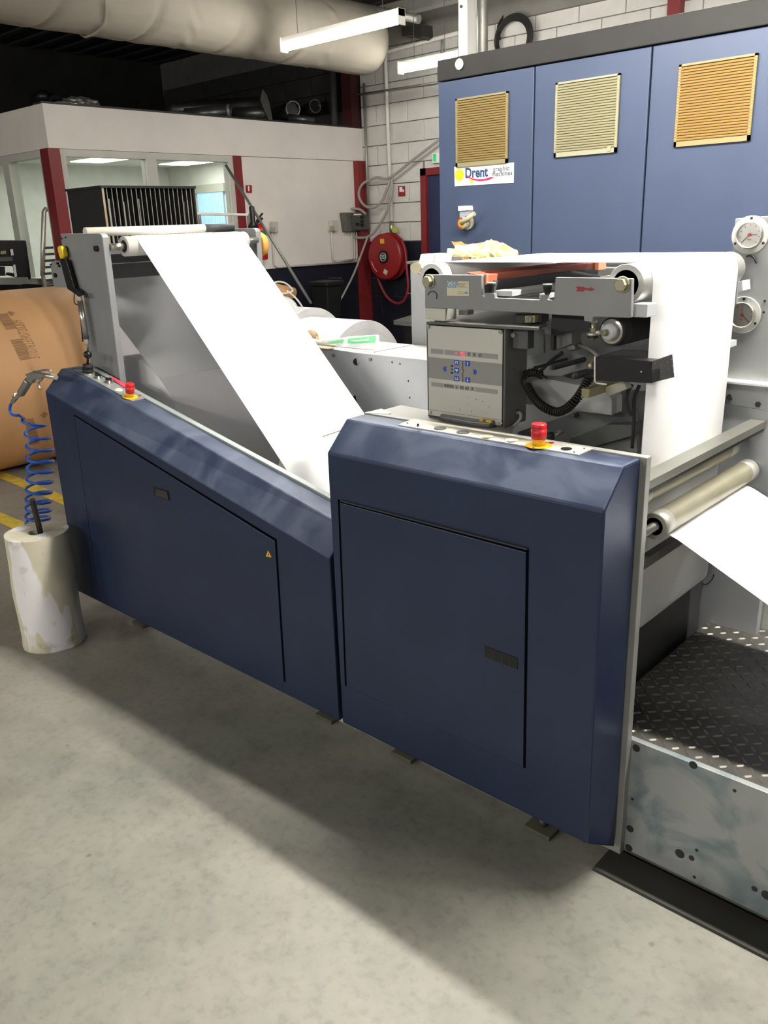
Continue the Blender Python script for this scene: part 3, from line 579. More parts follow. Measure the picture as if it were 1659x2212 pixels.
# sorting rack
SX = -5.0; Z2c = zz(0, 320, 3.77)
sr = thing('sorting_rack', (SX-.2, 3.3, 1.3), 'black pigeonhole rack with thin upright dividers and papers', 'rack')
sy0 = P(219, 408, X=SX).y; sy1 = P(420, 404, X=SX).y; sz = 1.925; sb = 1.45; sxb = -5.42
blk = M('rack_black', (28, 28, 27), .6); edge = M('pale_edge', (176, 160, 132), .6)
box('side_panel', sxb, SX, sy0, sy0+.014, sb, sz, blk, sr); box('side_panel', sxb, SX, sy1-.014, sy1, sb, sz, blk, sr); box('top_panel', sxb-.01, SX+.01, sy0-.01, sy1+.005, sz, sz+.014, blk, sr); box('bottom_panel', sxb, SX, sy0, sy1, sb-.014, sb, blk, sr); box('back_panel', sxb, sxb+.01, sy0, sy1, sb, sz, blk, sr)
box('front_edge', SX, SX+.004, sy0, sy0+.014, sb, sz, edge, sr)
nd = 20
for i in range(1, nd):
    y = sy0+(sy1-sy0)*i/nd; d = box('divider', sxb+.01, SX-.002, y-.0018, y+.0018, sb, sz, blk, sr); box('edge_strip', SX-.002, SX, y-.0022, y+.0022, sb, sz, M('divider_edge', (150, 146, 138)), d)
for i in (0.2, 1.3, 1.9, 2.9, 4.1, 5, 7.6, 17.3, 18, 18.8):
    y = sy0+(sy1-sy0)*(i+.25)/nd; h = sz-.06-random.random()*.02
    o = box('filed_sheet_stack', sxb+.03, SX-.03, y, y+.008+.01*random.random(), sb, h, M('filed_paper', (188, 184, 172), .7) if i < 17 or i == 18 else M('filed_grey', (84, 84, 84), .7)); lab(o, '%s sheet stack from the left in the black sorting rack' % ['first', 'second', 'third', 'fourth', 'fifth', 'sixth', 'seventh', 'eighth', 'ninth', 'tenth'][[0.2, 1.3, 1.9, 2.9, 4.1, 5, 7.6, 17.3, 18, 18.8].index(i)], 'papers', 'papers in the sorting rack')
for x in (sxb+.03, SX-.05):
    for y in (sy0+.03, sy1-.05): box('leg', x, x+.03, y, y+.03, 0, sb-.014, greyd, sr)
# ================================================================ BLUE CABINET
KY = 4.0
xl = P(948, 300, Y=KY).x; d1_ = P(1152, 300, Y=KY).x; d2_ = P(1397, 300, Y=KY).x; zt_ = P(948, 178, Y=KY).z
cab = thing('electrical_cabinet', (xl+1.2, KY+.3, 0), 'tall blue electrical cabinet with three doors and yellowed vents', 'cabinet')
blue = M('cabinet_blue', (62, 74, 100), .45, .1, .05, 4, .05)
box('body', xl+.004, xl+2.9, KY+.02, KY+.6, .05, 2.375, blue, cab); box('plinth', xl+.03, xl+2.85, KY+.05, KY+.55, 0, .05, black, cab)
box('top_band', xl-.002, xl+2.9, KY-.006, KY+.6, 2.378, 2.482, M('dark_band', (33, 32, 31), .6, .1, .15, 8, .1), cab, .004)
box('side_skin', xl, xl+.004, KY+.004, KY+.6, .05, 2.375, blue, cab)
for a, b in ((xl, d1_-.004), (d1_+.004, d2_-.004), (d2_+.004, d2_+.70), (d2_+.708, xl+2.9)): box('door', a, b, KY, KY+.02, .06, 2.372, blue, cab, .004)
box('gap', xl+.01, xl+2.88, KY+.016, KY+.019, .07, 2.374, navyd, cab)
vents = [[(987, 212), (1100.5, 199.5), (1098, 354), (987.5, 360)], [(1203, 179.5), (1342.5, 158.5), (1333.5, 328.5), (1199.5, 341)], [(1470, 140), (1638, 115.5), (1623, 303.5), (1457.5, 318.5)]]
for k, q in enumerate(vents):
    pp = [P(x, y, Y=KY) for x, y in q]; x0 = (pp[0].x+pp[3].x)/2; x1 = (pp[1].x+pp[2].x)/2; z1 = (pp[0].z+pp[1].z)/2; z0 = (pp[2].z+pp[3].z)/2
    vm = M('vent_yellowed_%d' % k, [(146, 125, 80), (156, 151, 122), (162, 130, 78)][k], .55, 0, .05, 8); ve = M('vent_edge_%d' % k, [(136, 127, 92), (150, 148, 124), (146, 130, 90)][k], .55)
    g = box('vent_grille', x0, x1, KY-.004, KY, z0, z1, M('vent_dark', (34, 28, 16), .8), cab)
    for n_, a, b, c_, d_ in (('vent_frame', x0, x1, z0, z0+.022), ('vent_frame', x0, x1, z1-.009, z1), ('vent_frame', x0, x0+.012, z0, z1), ('vent_frame', x1-.012, x1, z0, z1)): box(n_, a, b, KY-.014, KY-.004, c_, d_, ve, g)
    n = 26; h = (z1-z0-.035)/n
    for i in range(n): cbox('slat', ((x0+x1)/2, KY-.010, z0+.024+(i+.5)*h), x1-x0-.004, .011, h*.52, vm, g, rot=(.5, 0, 0))
    if k == 1: box('grille_clip', x1-.045, x1-.028, KY-.018, KY-.013, z0+.008, z0+.03, vm, g)
# maker sign
sg = pY('maker_sign', [(982, 360.5), (1110.5, 351), (1110, 394.5), (983, 402.5)], KY-.001, -.003, white, cab); lab(sg, 'white maker sign reading Drent graphic machines')
sc = (P(982, 360.5, Y=KY)+P(1110, 394.5, Y=KY))/2; SW = P(1110.5, 351, Y=KY).x-P(982, 360.5, Y=KY).x; SH = P(982, 360.5, Y=KY).z-P(983, 402.5, Y=KY).z
sx0 = P(982, 360.5, Y=KY).x; szc = (P(982, 360.5, Y=KY).z+P(983, 402.5, Y=KY).z)/2; SY = KY-.0045
def spt(u, v): return V((sx0+SW*u, SY, szc+SH*(v-.5)))
text('sign_lettering', 'Drent', spt(.385, .60), .072, FR, UZ, M('sign_navy', (28, 66, 104), .5), sg, bold=.0022, sx=.86)
text('sign_lettering', 'graphic', spt(.80, .70), .034, FR, UZ, M('sign_grey', (92, 98, 110), .5), sg, bold=.0009, sx=.95, spacing=1.1)
text('sign_lettering', 'machines', spt(.815, .46), .034, FR, UZ, M('sign_grey', (92, 98, 110)), sg, bold=.0009, sx=.95, spacing=1.1)
ysun = M('sign_yellow', (240, 226, 30), .5)
cyl('yellow_disc', spt(.095, .56), spt(.095, .56)-V((0, .001, 0)), .031, ysun, sg, n=28); cyl('yellow_disc', spt(.305, .2), spt(.305, .2)-V((0, .001, 0)), .010, ysun, sg, n=16)
sw_ = [(.2, .62), (.27, .38), (.36, .24), (.5, .17), (.62, .20), (.70, .33), (.62, .12), (.5, .06), (.36, .12), (.26, .32)]
prism_pts('red_swoosh', [spt(u, v) for u, v in ((.19, .66), (.25, .46), (.32, .34), (.42, .27), (.54, .27), (.62, .34), (.70, .31), (.58, .18), (.44, .17), (.33, .25), (.25, .38))], (0, -.001, 0), M('sign_crimson', (196, 24, 84), .5), sg)
# isolator switch
sb_ = M('switch_beige', (186, 178, 148), .4)
iso = pY('isolator_switch', [(999, 455), (1023, 453), (1022, 492), (1000, 495)], KY, -.03, M('switch_grey', (150, 156, 168), .4), cab, .004)
pY('switch_cap', [(998.5, 445), (1021.5, 444), (1023, 454), (998.5, 456)], KY, -.04, white, iso, .003)
kc = P(997, 482, Y=KY-.06); cyl('knob_base', kc+V((.012, .055, 0)), kc+V((.012, .03, 0)), .036, sb_, iso, n=28)
cyl('knob', kc+V((.01, .03, 0)), kc, .032, sb_, iso, n=24, bev=.003); tube('switch_handle', [kc+V((0, -.008, 0)), kc+V((.045, -.01, .02)), kc+V((.095, -.01, .048))], .013, sb_, iso)
cyl('red_ring', kc+V((0, -.0005, 0)), kc+V((0, -.002, 0)), .03, M('switch_red', (150, 50, 40)), iso, n=24); cyl('yellow_face', kc+V((0, -.002, 0)), kc+V((0, -.003, 0)), .021, yelp, iso, n=20)
o = lathe('bright_hole_disc', P(992.5, 139, Y=KY-.008), (0, -1, 0), [(0, .026), (.004, .028), (.008, .018), (.010, .004)], M('hole_glint_white', (250, 250, 246), .1, .2), cab)  # bright white disc stands in for light glinting in a lifting hole
# ================================================================ LEFT UNWINDER COVER
def loft(name, st_, prof, mat, parent, bev=0):
    bm = bmesh.new(); R = [[bm.verts.new((x, y, z)) for y, z in pr_] for x, pr_ in zip(st_, prof)]; n = len(R[0])
    for k in range(len(R)-1):
        for i in range(n): bm.faces.new((R[k][i], R[k][(i+1) % n], R[k+1][(i+1) % n], R[k+1][i]))
    bm.faces.new(R[0]); bm.faces.new(R[-1]); return link(name, bm, mat, parent, bev)
FYo, BY = 1.6, 1.76
uc = thing('unwinder_cover', (-2.53, 1.68, .02), 'long dark blue machine cover with a sloping top, left of the taller one', 'machine cover')
def lprof(x, zc, zt): return [(BY, .16), (FYo, .16), (FYo, zc), (1.683, zt), (BY, zt)]
loft('cover_shell', [-3.353, -3.29, -1.712], [lprof(0, 1.054, 1.134), lprof(0, 1.042, 1.138), lprof(0, .716, .792)], navy, uc, .005)
def zl(x): return 1.138-(x+3.29)*.2193
ext('frame_rail', [(-3.33, .05), (-1.7, .05), (-1.7, .80), (-3.27, zl(-3.27)+.003), (-3.33, zl(-3.27)+.003)], BY+.001, 1.785, M('rail_green_grey', (150, 158, 156), .45, .2), uc, .002)
def door(parent, pts, gap=.006):
    c = [P(x, y, Y=FYo) for x, y in pts]; m = sum(c, V())/len(c)
    prism_pts('door_gap', [V((p.x+(gap if p.x > m.x else -gap*2.2), FYo, p.z+(gap*1.5 if p.z > m.z else -gap*.5))) for p in c], (0, -.0012, 0), navyd, parent)
    return prism_pts('door', [V((p.x, FYo-.0012, p.z)) for p in c], (0, -.0038, 0), navy, parent, .0015)
dl = door(uc, [(163, 899), (596, 1168.5), (615, 1471), (214, 1281)], .004)
Hh = lambda p, pts, m, t, y=FYo-.005, n='part', b=0: pY(n, pts, y, t, m, p, b)
hd = Hh(dl, [(330, 1050.5), (364.5, 1060.5), (368, 1082), (333.5, 1070.5)], M('recess_black', (8, 8, 9), .5), -.0012, n='pull_recess'); Hh(hd, [(340, 1056), (362, 1062), (365, 1079), (336, 1070)], M('recess_lip', (50, 50, 46), .4), -.003, FYo-.006, 'pull_plate', .001)
ws = Hh(dl, [(579.5, 1189), (587, 1204), (574.5, 1202)], yelp, -.0008, n='warning_triangle'); Hh(ws, [(579.6, 1193.5), (580.8, 1200.5), (579, 1200.2)], black, -.0003, FYo-.006, 'warning_mark')
bolt(uc, P(186, 1034, Y=FYo), (0, -1, 0), .003, .002, black, 'screw')
# control strip on the slope
NL = V((.2193, 0, 1)).normalized(); PL = V((-3.29, 1.7, 1.1385))
def L(x, y, h=0): return hit(x, y, PL+NL*h, NL)
prism_pts('control_strip', [L(160, 799), (L(285.5, 867.5)), L(317.5, 861), L(196, 803)], NL*.0025, M('strip_grey', (150, 154, 148), .35, .3), uc)
def estop(parent, p, n, r=.019):
    b = lathe('emergency_stop', p, n, [(0, r*1.75), (.0015, r*1.75), (.002, r*.8)], yelp, parent)
    lathe('stop_collar', p+n*.002, n, [(0, r*.86), (.016, r*.86), (.018, r*.80)], yelp, b); lathe('stop_button', p+n*.018, n, [(0, r), (.012, r*1.03), (.022, r*1.06), (.023, r*.96), (.026, r*.96), (.034, r), (.037, r*.9), (.038, r*.5)], redp, b); return b
estop(uc, L(281, 857.5, .0025), NL, .0165)
for x, y in ((211.5, 815.5), (234.5, 825)):
    p = L(x, y+2, .0025); k = lathe('selector', p, NL, [(0, .016), (.003, .016), (.004, .011), (.012, .011)], steel, uc); cbox('selector_knob', p+NL*.013, .022, .011, .014, black, k, .001, (0, .21, .6))
p = L(190, 806, .0025); j = lathe('joystick', p, NL, [(0, .026), (.004, .026), (.005, .016), (.006, .016)], steel, uc); lathe('gaiter', p+NL*.005, NL, [(0, .02), (.012, .021), (.013, .017), (.018, .017), (.019, .02), (.03, .019), (.034, .008)], rubber, j)
q = P(189.5, 766, Y=p.y); cyl('joystick_shaft', p+NL*.03, q, .005, black, j); lathe('ball_knob', q-V((0, 0, .016)), (0, 0, 1), [(0, .002), (.002, .008), (.008, .0145), (.016, .0165), (.024, .0145), (.03, .008), (.032, .001)], black, j)
lathe('lamp_lens', L(256.5, 843.5, .0025), NL, [(0, .016), (.003, .015), (.004, .011), (.007, .010)], M('pale_lens', (200, 206, 190), .3), uc); lathe('red_button', L(302.5, 854.5, .0025), NL, [(0, .006), (.002, .006), (.003, .004)], redp, uc)
prism_pts('pink_tape', [L(236, 814.5, .003), L(247, 817, .003), L(276, 833, .004), L(268, 838, .004)], NL*.003, M('pink_tape_red', (220, 60, 86), .5), uc)
prism_pts('pale_lead_in_plate', [P(683, 921, Z=.98), P(726, 905.5, Z=.98), P(740, 930, Z=.98), P(697.5, 944.5, Z=.98)], (0, 0, .004), M('pale_plate', (196, 196, 186), .4, .3), uc)
# feet
ftm = M('shim_steel', (92, 94, 78), .6, .3)
for k, (x, y) in enumerate(((300, 1352), (700, 1556), (868, 1640), (1160, 1803))):
    c = P(x, y, Z=0); o = cbox('levelling_shim', (c.x, c.y+.02, .007), .085, .05, .014, ftm, bev=.002); lab(o, ['greenish steel shim on the floor under the left end of the blue covers', 'greenish steel shim on the floor just left of the gap between the covers', 'greenish steel shim on the floor just right of the gap between the covers', 'greenish steel shim on the floor near the right end of the blue covers'][k], 'shim')
    cyl('levelling_foot', (c.x, c.y+.03, .014), (c.x, c.y+.03, .05), .012, steeld, o)
# ================================================================ RIGHT COVER
rc = thing('infeed_cover', (-1.26, 1.68, .02), 'tall dark blue machine cover with a chamfered top, front centre', 'machine cover')
def rprof(zb): return [(BY, zb), (FYo, .16), (FYo, 1.045), (1.683, 1.128), (BY, 1.128)]
loft('cover_shell', [-1.697, -.85, -.83], [rprof(.16), rprof(.16), rprof(.045)], navy, rc, .006)
box('frame_rail', -1.70, -.815, BY+.001, 1.785, .03, 1.131, M('rail_grey_white', (150, 151, 147), .45, .25, .1, 10), rc, .002)
dR = door(rc, [(736.5, 1085.5), (1138.5, 1192), (1132, 1656), (751, 1481)], .005)
box('door_lip', P(738, 1083, Y=FYo).x, P(1140, 1190, Y=FYo).x, FYo-.0055, FYo-.0012, .9095, .9135, M('lip_dark', (60, 62, 64), .5, .3), dR)
hd = Hh(dR, [(1047, 1395), (1117.5, 1421), (1118, 1445.5), (1048, 1418)], M('recess_black', (8, 8, 9)), -.0015, n='pull_recess')
for x in (1064, 1084, 1101): Hh(hd, [(x, 1401+(x-1047)*.37), (x+1.2, 1401.5+(x-1047)*.37), (x+1.2, 1424+(x-1047)*.37), (x, 1423.5+(x-1047)*.37)], M('recess_lip', (50, 50, 46)), -.0005, FYo-.0065, 'pull_rib')
NZ = V((0, 0, 1))
Tm = lambda x, y, h=0: P(x, y, Z=1.1285+h)
prism_pts('control_strip', [Tm(861, 919.5), Tm(1249, 984), Tm(1281, 970.5), Tm(893, 906.5)], NZ*.003, M('strip_cream', (214, 210, 194), .4, .05), rc)
for x, y, r, m in ((950.7, 926, .0165, greyd), (999.5, 934.5, .0165, greyd)): lathe('blank_disc', Tm(x, y, .003), NZ, [(0, r), (.002, r), (.003, r*.94)], m, rc)
for x, y, m in ((1051.5, 943.5, M('amber_lens', (206, 190, 140), .3)), (1104.6, 951.5, M('grey_lens', (190, 190, 180), .3))):
    l = lathe('push_button', Tm(x, y, .003), NZ, [(0, .0165), (.002, .0165), (.003, .013)], white, rc); lathe('button_lens', Tm(x, y, .006), NZ, [(0, .011), (.0015, .0105), (.002, .007)], m, l)
estop(rc, Tm(1163.5, 962.5, .003), NZ, .0185)
lathe('red_button', Tm(1191.5, 957, .003), NZ, [(0, .006), (.0015, .006), (.002, .004)], redp, rc)
l = lathe('key_switch_ring', Tm(1223.5, 969.5, .003), NZ, [(0, .021), (.001, .0205), (.002, .016)], white, rc); lathe('dark_hole', Tm(1223.5, 969.5, .005), NZ, [(0, .0135), (.001, .0135)], black, l)
l = lathe('toggle_base', Tm(903, 917.5, .003), NZ, [(0, .014), (.001, .014), (.002, .009)], white, rc); cyl('toggle_pin', Tm(903, 917.5, .004), Tm(903, 917.5, .024), .0032, black, l); cyl('toggle_tip', Tm(903, 917.5, .034), Tm(903, 917.5, .037), .0015, black, l)
for x, y in ((1152, 968), (1240, 977), (1262, 969), (880, 914)): cyl('screw', Tm(x, y, .003), Tm(x, y, .0045), .0025, steeld, rc, n=8)
prism_pts('inner_ledge', [V((x, y, 1.112)) for x, y in ((-1.72, 1.786), (-1.2, 1.786), (-1.27, 1.90), (-1.72, 1.95))], (0, 0, .006), M('ledge_grey', (150, 150, 146), .5, .2), rc)
prism_pts('rear_tab', [P(788, 893, Z=1.13), P(824, 884, Z=1.13), P(845, 893, Z=1.13), P(840, 896, Z=1.13)], (0, 0, .002), greyl, rc)
# ================================================================ UNWINDER STAND
us = thing('unwinder_stand', (-3.2, 2.2, .05), 'grey steel stand of two upright plates carrying the top guide roller', 'machine frame')
stand = [(130, 505), (214, 504), (218.5, 507), (221, 513), (258.6, 814.5), (268, 890), (207, 860), (196, 800), (180.5, 642), (178, 634), (172, 629), (145, 622)]
pY('side_plate', stand, 1.80, .028, greyp, us, .003)
xzs = [(P(x, y, Y=1.8).x, P(x, y, Y=1.8).z) for x, y in stand]
ext('side_plate', [(x, z if z > 1.3 else z) for x, z in xzs], 2.56, 2.588, greyp, us, .003)
for x, y, r in ((144, 537.5, .012), (210.5, 537, .0125)): bolt(us, P(x, y, Y=1.80), (0, -1, 0), r, .012, black)
for x, y in ((134, 515), (142, 513), (163, 605), (166, 617)): cyl('small_hole', P(x, y, Y=1.8), P(x, y, Y=1.7985), .004, black, us, n=10)
brk = pY('side_bracket', [(108.5, 568), (113, 564.5), (129, 562.5), (150, 580), (150, 621), (121, 621), (116, 617), (112.5, 603)], 1.79, .009, greyp, us, .002)
for x, y, r in ((121, 594.5, .010), (111.5, 571.5, .004), (126, 568.5, .006), (129.5, 574.5, .006)): bolt(brk, P(x, y, Y=1.79), (0, -1, 0), r, .008, black)
arm = pY('black_lever_arm', [(129, 564), (136, 560.5), (143, 559.5), (160.5, 621), (174, 630), (176, 637), (170, 641), (160, 634), (145, 624.5)], 1.775, .014, black, us, .003)
pY('yellow_grip', [(122.5, 533.5), (126, 531), (131, 531.5), (134, 538), (137.5, 553), (133, 560), (128.5, 559), (124.5, 546)], 1.77, .022, M('grip_yellow', (228, 196, 30), .4), arm, .006)
cyl('stem', P(131, 556, Y=1.78), P(134, 566, Y=1.78), .008, black, arm)
gs = cyl('gas_strut', P(173, 650, Y=1.77), P(186.5, 732, Y=1.77), .0115, steel, us, n=16); cyl('strut_clevis', P(171, 636, Y=1.77), P(173.5, 652, Y=1.77), .010, greyl, gs, n=14); cyl('strut_base', P(186.5, 732, Y=1.77), P(189, 745, Y=1.77), .008, greyl, gs, n=12); cyl('strut_rod', P(188, 742, Y=1.77), P(190, 758, Y=1.77), .004, steeld, gs, n=10); cyl('pivot', P(171, 635, Y=1.762), P(171, 635, Y=1.75), .011, black, gs, n=14)
cyl('strut_line', P(171, 655, Y=1.785), P(179, 738, Y=1.785), .003, black, gs, n=6); tube('air_line', [P(161, 632, Y=1.78), P(160, 650, Y=1.76), P(165, 658, Y=1.76), P(170, 655, Y=1.765), P(168, 647, Y=1.77)], .0022, black, gs, sm=4, n=6)
SXc, SZc = -3.088, 1.606
for a, b in ((1.828, 1.9), (2.47, 2.56)): cyl('shaft', (SXc, a, SZc), (SXc, b, SZc), .0135, steel, us, n=18)
rl = lathe('guide_roller', (SXc, 1.885, SZc), (0, 1, 0), [(0, .024), (0, .038), (.602, .038), (.602, .024)], M('roller_pale', (214, 212, 208), .35, .1), us, closed=True, n=36); cyl('roller_bearing', (SXc, 1.888, SZc), (SXc, 1.893, SZc), .028, M('bearing_dark', (56, 50, 46), .5, .3), rl)
pa = P(441, 499.5, X=-3.25); cyl('rear_bar', (-3.25, 1.82, 1.664), (-3.25, pa.y, 1.664), .0175, M('bar_cream', (206, 202, 190), .4), us, n=20); cyl('bar_grip', (-3.25, pa.y, 1.664), (-3.25, 2.555, 1.664), .017, M('grip_dark', (52, 52, 52), .6), us, n=18)
bx = -3.33
for y1_, y2_, m, dd in ((549, 561, greyd, .03), (562, 566.5, M('beam_dark', (84, 84, 86), .5), .03), (570, 601, M('beam_dark2', (94, 92, 94), .5), .0)):
    za = P(262, y1_, X=bx).z; zb = P(262, y2_, X=bx).z; box('cross_beam', bx-.05, bx+dd*.2, 1.828, 2.56, zb, za, m, us)
box('beam_edge', bx-.05, bx+.01, 1.828, 2.56, P(262, 569.5, X=bx).z, P(262, 567.5, X=bx).z, greyl, us)
idl = cyl('idler_roller', (-3.62, 1.87, 1.52), (-3.62, 2.52, 1.52), .03, steeld, us, n=24)
box('side_frame', -4.45, -3.2, 2.592, 2.612, .05, 1.36, M('pale_lilac_frame', (222, 216, 222), .6), us)
o = thing('orange_knob_disc', (-3.08, 2.63, 1.56), 'orange round disc behind the far plate of the grey stand', 'disc'); kcol = M('orange_wrap', (206, 148, 66), .5)
oc = P(561, 528, Y=2.62); lathe('disc_body', (oc.x, 2.60, oc.z), (0, 1, 0), [(0, .03), (.002, .048), (.02, .055), (.035, .048), (.045, .02)], kcol, o, n=32); cyl('disc_pin', (oc.x, 2.589, oc.z), (oc.x, 2.60, oc.z), .02, black, o)
# reel inside
rt = thing('parent_reel', (-3.24, 2.19, .44), 'white paper reel unwinding inside the blue covers', 'paper roll')
gpap = M('paper_reel_white', (238, 236, 240), .7, 0, .01, 3)
lathe('wound_paper', (-3.24, 1.93, .799), (0, 1, 0), [(0, .04), (0, .361), (.002, .362), (.518, .362), (.52, .361), (.52, .04)], gpap, rt, n=96); lathe('core', (-3.24, 1.925, .799), (0, 1, 0), [(0, .03), (0, .045), (.53, .045), (.53, .03)], corem, rt, closed=True)
cyl('reel_shaft', (-3.24, 1.79, .799), (-3.24, 2.56, .799), .028, steeld, rt)
# ================================================================ PAPER WEB
wtan = math.degrees(math.atan2(.615, .788))
sl = math.atan2(.829-1.607, -2.286+3.051)
nx, nz = -math.sin(sl), math.cos(sl)
a_top = math.degrees(math.atan2(nz, nx))
pth = [(-3.24+.3635*.615, .799+.3635*.788)]
ax_, az_ = -3.62+.031*.615, 1.52+.031*.788
pth = pth + [(ax_-.0, az_)] + arc(-3.62, 1.52, .031, 52, 110, 6)
web = sheet('feeding_web', pth, 1.93, 2.45, paper); lab(web, 'shaded white web rising from the reel behind the sloping web', 'paper web')
top = arc(SXc, SZc, .0388, 185, a_top, 14); ex = top[-1]
z_at = lambda x: ex[1]+(x-ex[0])*math.tan(sl)
prof = [(-3.60, 1.553), (-3.3, 1.60), ] + top[2:] + [(x, z_at(x)) for x in (-2.8, -2.5, -2.2, -2.05)] + [(-1.95, z_at(-2.05)-.16), (-1.93, .3)]
web = sheet('sloping_web', prof, 1.93, 2.45, paper); lab(web, 'bright white web sloping down from the stand into the machine', 'paper web')
RX, RZ, RR2 = -.955, 1.500, .046; LXr = -1.537
prof = [(-1.28, RZ-RR2-.001)] + arc(LXr, RZ, RR2+.001, 270, 90, 18) + arc(RX, RZ, RR2+.001, 90, 0, 12) + [(RX+RR2+.001, 1.2), (RX+RR2-.002, .9), (RX+RR2-.002, .62)] + arc(RX+RR2-.05, .6, .048, 0, -80, 6) + [(-1.3, .5)]
web = sheet('hanging_web', prof, 1.93, 2.45, paper); lab(web, 'white web over the two top rollers, hanging straight down on the right', 'paper web')
zr_ = .926; xr_ = -.84
prof = arc(xr_, zr_, .033, 180, 290, 8) + [(-.80, .886), (P(1659, 1307, Y=1.93).x, P(1659, 1307, Y=1.93).z), (-.3, .70), (.1, .58)]
bm = bmesh.new(); n = len(prof)
zn = lambda x: .886+(x+.80)*(.774-.886)/(-.569+.80)
A_ = [bm.verts.new((x, 1.93, z)) for x, z in prof]
B_ = []
for x, z in prof:
    B_.append(bm.verts.new((x, 2.45, z+(max(0, x+.80))*.02)))
for i in range(n-1): bm.faces.new((A_[i], A_[i+1], B_[i+1], B_[i])).smooth = True
web = link('outgoing_web', bm, paper); s = web.modifiers.new('thickness', 'SOLIDIFY'); s.thickness = .0008; lab(web, 'white web leaving the machine under the lower roller at the right edge', 'paper web')
# ================================================================ TOP WEB GUIDE
wg = thing('web_guide', (-1.24, 2.2, 1.3), 'grey web guide frame with two big rollers above the control box', 'web guide')
za_ = zz(880, 520, 3.95); zb_ = zz(1080, 640, 5.184)
outl = za_([(150, 290), (632, 293), (634, 465), (640, 480), (650, 487), (654, 480), (656, 447), (740, 446), (746, 488), (1128, 505), (1131, 462), (1190, 457)]) + za_([(1190, 505), (1232, 510), (1250, 495), (1262, 312)]) + [(1364.7, 602), (1362.6, 685.6), (1357.8, 687)] + zb_([(1045, 230), (1035, 290), (940, 282), (935, 225), (580, 204), (450, 191), (0, 170)]) + [(1048, 671), (973, 667), (917.5, 665)]
pY('side_plate', outl, 1.85, .014, greyp, wg, .002)
box('side_plate', -1.56, -.93, 2.52, 2.535, 1.40, 1.50, greyp, wg, .002)
for x, y, xx in ((928, 608, LXr), (1345, 615, RX)):
    c = P(x, y, Y=1.85); wsh = lathe('bolt_washer', c, (0, -1, 0), [(0, .019), (.003, .019), (.004, .017)], zinc, wg); bolt(wsh, c-V((0, .004, 0)), (0, -1, 0), .0155, .012, zinc, 'bolt_head')
    cyl('roller_shaft', (xx, 1.862, RZ), (xx, 2.52, RZ), .012, steeld, wg)
    r_ = lathe('guide_roller', (xx, 1.885, RZ), (0, 1, 0), [(0, .033), (0, RR2-.001), (.001, RR2), (.624, RR2), (.625, RR2-.001), (.625, .033)], M('roller_alu', (206, 206, 202), .3, .6, .04, 10) if xx == RX else M('roller_white', (226, 226, 224), .4), wg, closed=True, n=48)
    lathe('roller_bore', (xx, 1.887, RZ), (0, 1, 0), [(0, .004), (0, .033)], M('bore_dark', (38, 34, 30), .6, .3), r_)
tube('flow_mark', [P(x, y, Y=1.849) for x, y in za_([(175, 465), (190, 440), (215, 432), (240, 442), (252, 465), (248, 495)])], .0012, black, wg, sm=4, n=6)
stk = pY('frame_sticker', za_([(338, 343), (528, 346), (527, 470), (340, 468)]), 1.8495, -.0008, M('sticker_cream', (214, 206, 178), .5), wg)
w0 = P(*za_([(338, 343)])[0], Y=1.848); w1 = P(*za_([(527, 470)])[0], Y=1.848); sW = w1.x-w0.x; sH = w0.z-w1.z
text('sticker_letters', 'GSF', (w0.x+sW*.24, 1.8485, w0.z-sH*.27), .024, FR, UZ, M('sticker_blue', (110, 160, 196), .5), stk, bold=.0006)
for k, (a, b, v) in enumerate(((.48, .96, .14), (.48, .80, .21), (.48, .82, .28), (.48, .78, .35), (.48, .9, .42), (.48, .76, .74), (.48, .78, .88))): box('sticker_line', w0.x+sW*a, w0.x+sW*b, 1.8478, 1.8486, w0.z-sH*v-.0008, w0.z-sH*v+.0004, M('sticker_ink', (150, 150, 130)), stk)
box('sticker_stamp', w0.x+sW*.80, w0.x+sW*.93, 1.8478, 1.8486, w0.z-sH*.88, w0.z-sH*.72, M('sticker_blue', (110, 160, 196)), stk)
zc_ = zz(1150, 520, 3.26)
pY('red_arrow', zc_([(308, 322), (360, 324), (370, 332), (405, 336), (406, 326), (441, 343), (404, 358), (404, 350), (370, 347), (360, 358), (308, 357), (318, 340)]), 1.8495, -.0006, M('arrow_red', (150, 44, 46), .5), wg)
# spacer, screws and cross bars
sp = pY('spacer_block', [(917.5, 665.5), (962, 667), (962, 692.5), (918.5, 688)], 1.852, .05, M('block_cream', (196, 196, 184), .45, .1), wg, .002)
pY('spacer_block', [(990, 668), (1010, 670), (1010, 681), (990, 680)], 1.95, .03, M('block_cream', (196, 196, 184)), wg, .002)
for x, y in za_([(715, 400), (1195, 415)]):
    c = P(x, y, Y=1.858); l = lathe('thumb_screw', c-V((0, 0, .012)), (0, 0, 1), [(0, .006), (.006, .009), (.018, .011), (.022, .011)], black, wg); lathe('screw_cap', c+V((0, 0, .010)), (0, 0, 1), [(0, .0115), (.003, .0115)], M('cap_grey', (150, 150, 146)), l)
def vbar(name, p, w_, h, L_, mat, y0=1.866, dx=0, dz=0, par=wg):
    c = P(*p, Y=y0); return box(name, c.x-w_/2+dx, c.x+w_/2+dx, y0, y0+L_, c.z-h/2+dz, c.z+h/2+dz, mat, par, .0015)
vbar('cross_bar', (1087, 634), .055, .014, .62, greyl); vbar('cross_bar', (1172, 640), .02, .012, .6, greyl)
cop = M('copper_red_paint', (184, 104, 80), .45, .1, .08, 8); copl = M('orange_cap', (226, 136, 104), .5)
mb = vbar('sprinkler_bar', za_([(652, 328)])[0], .020, .022, .56, cop, y0=1.872)
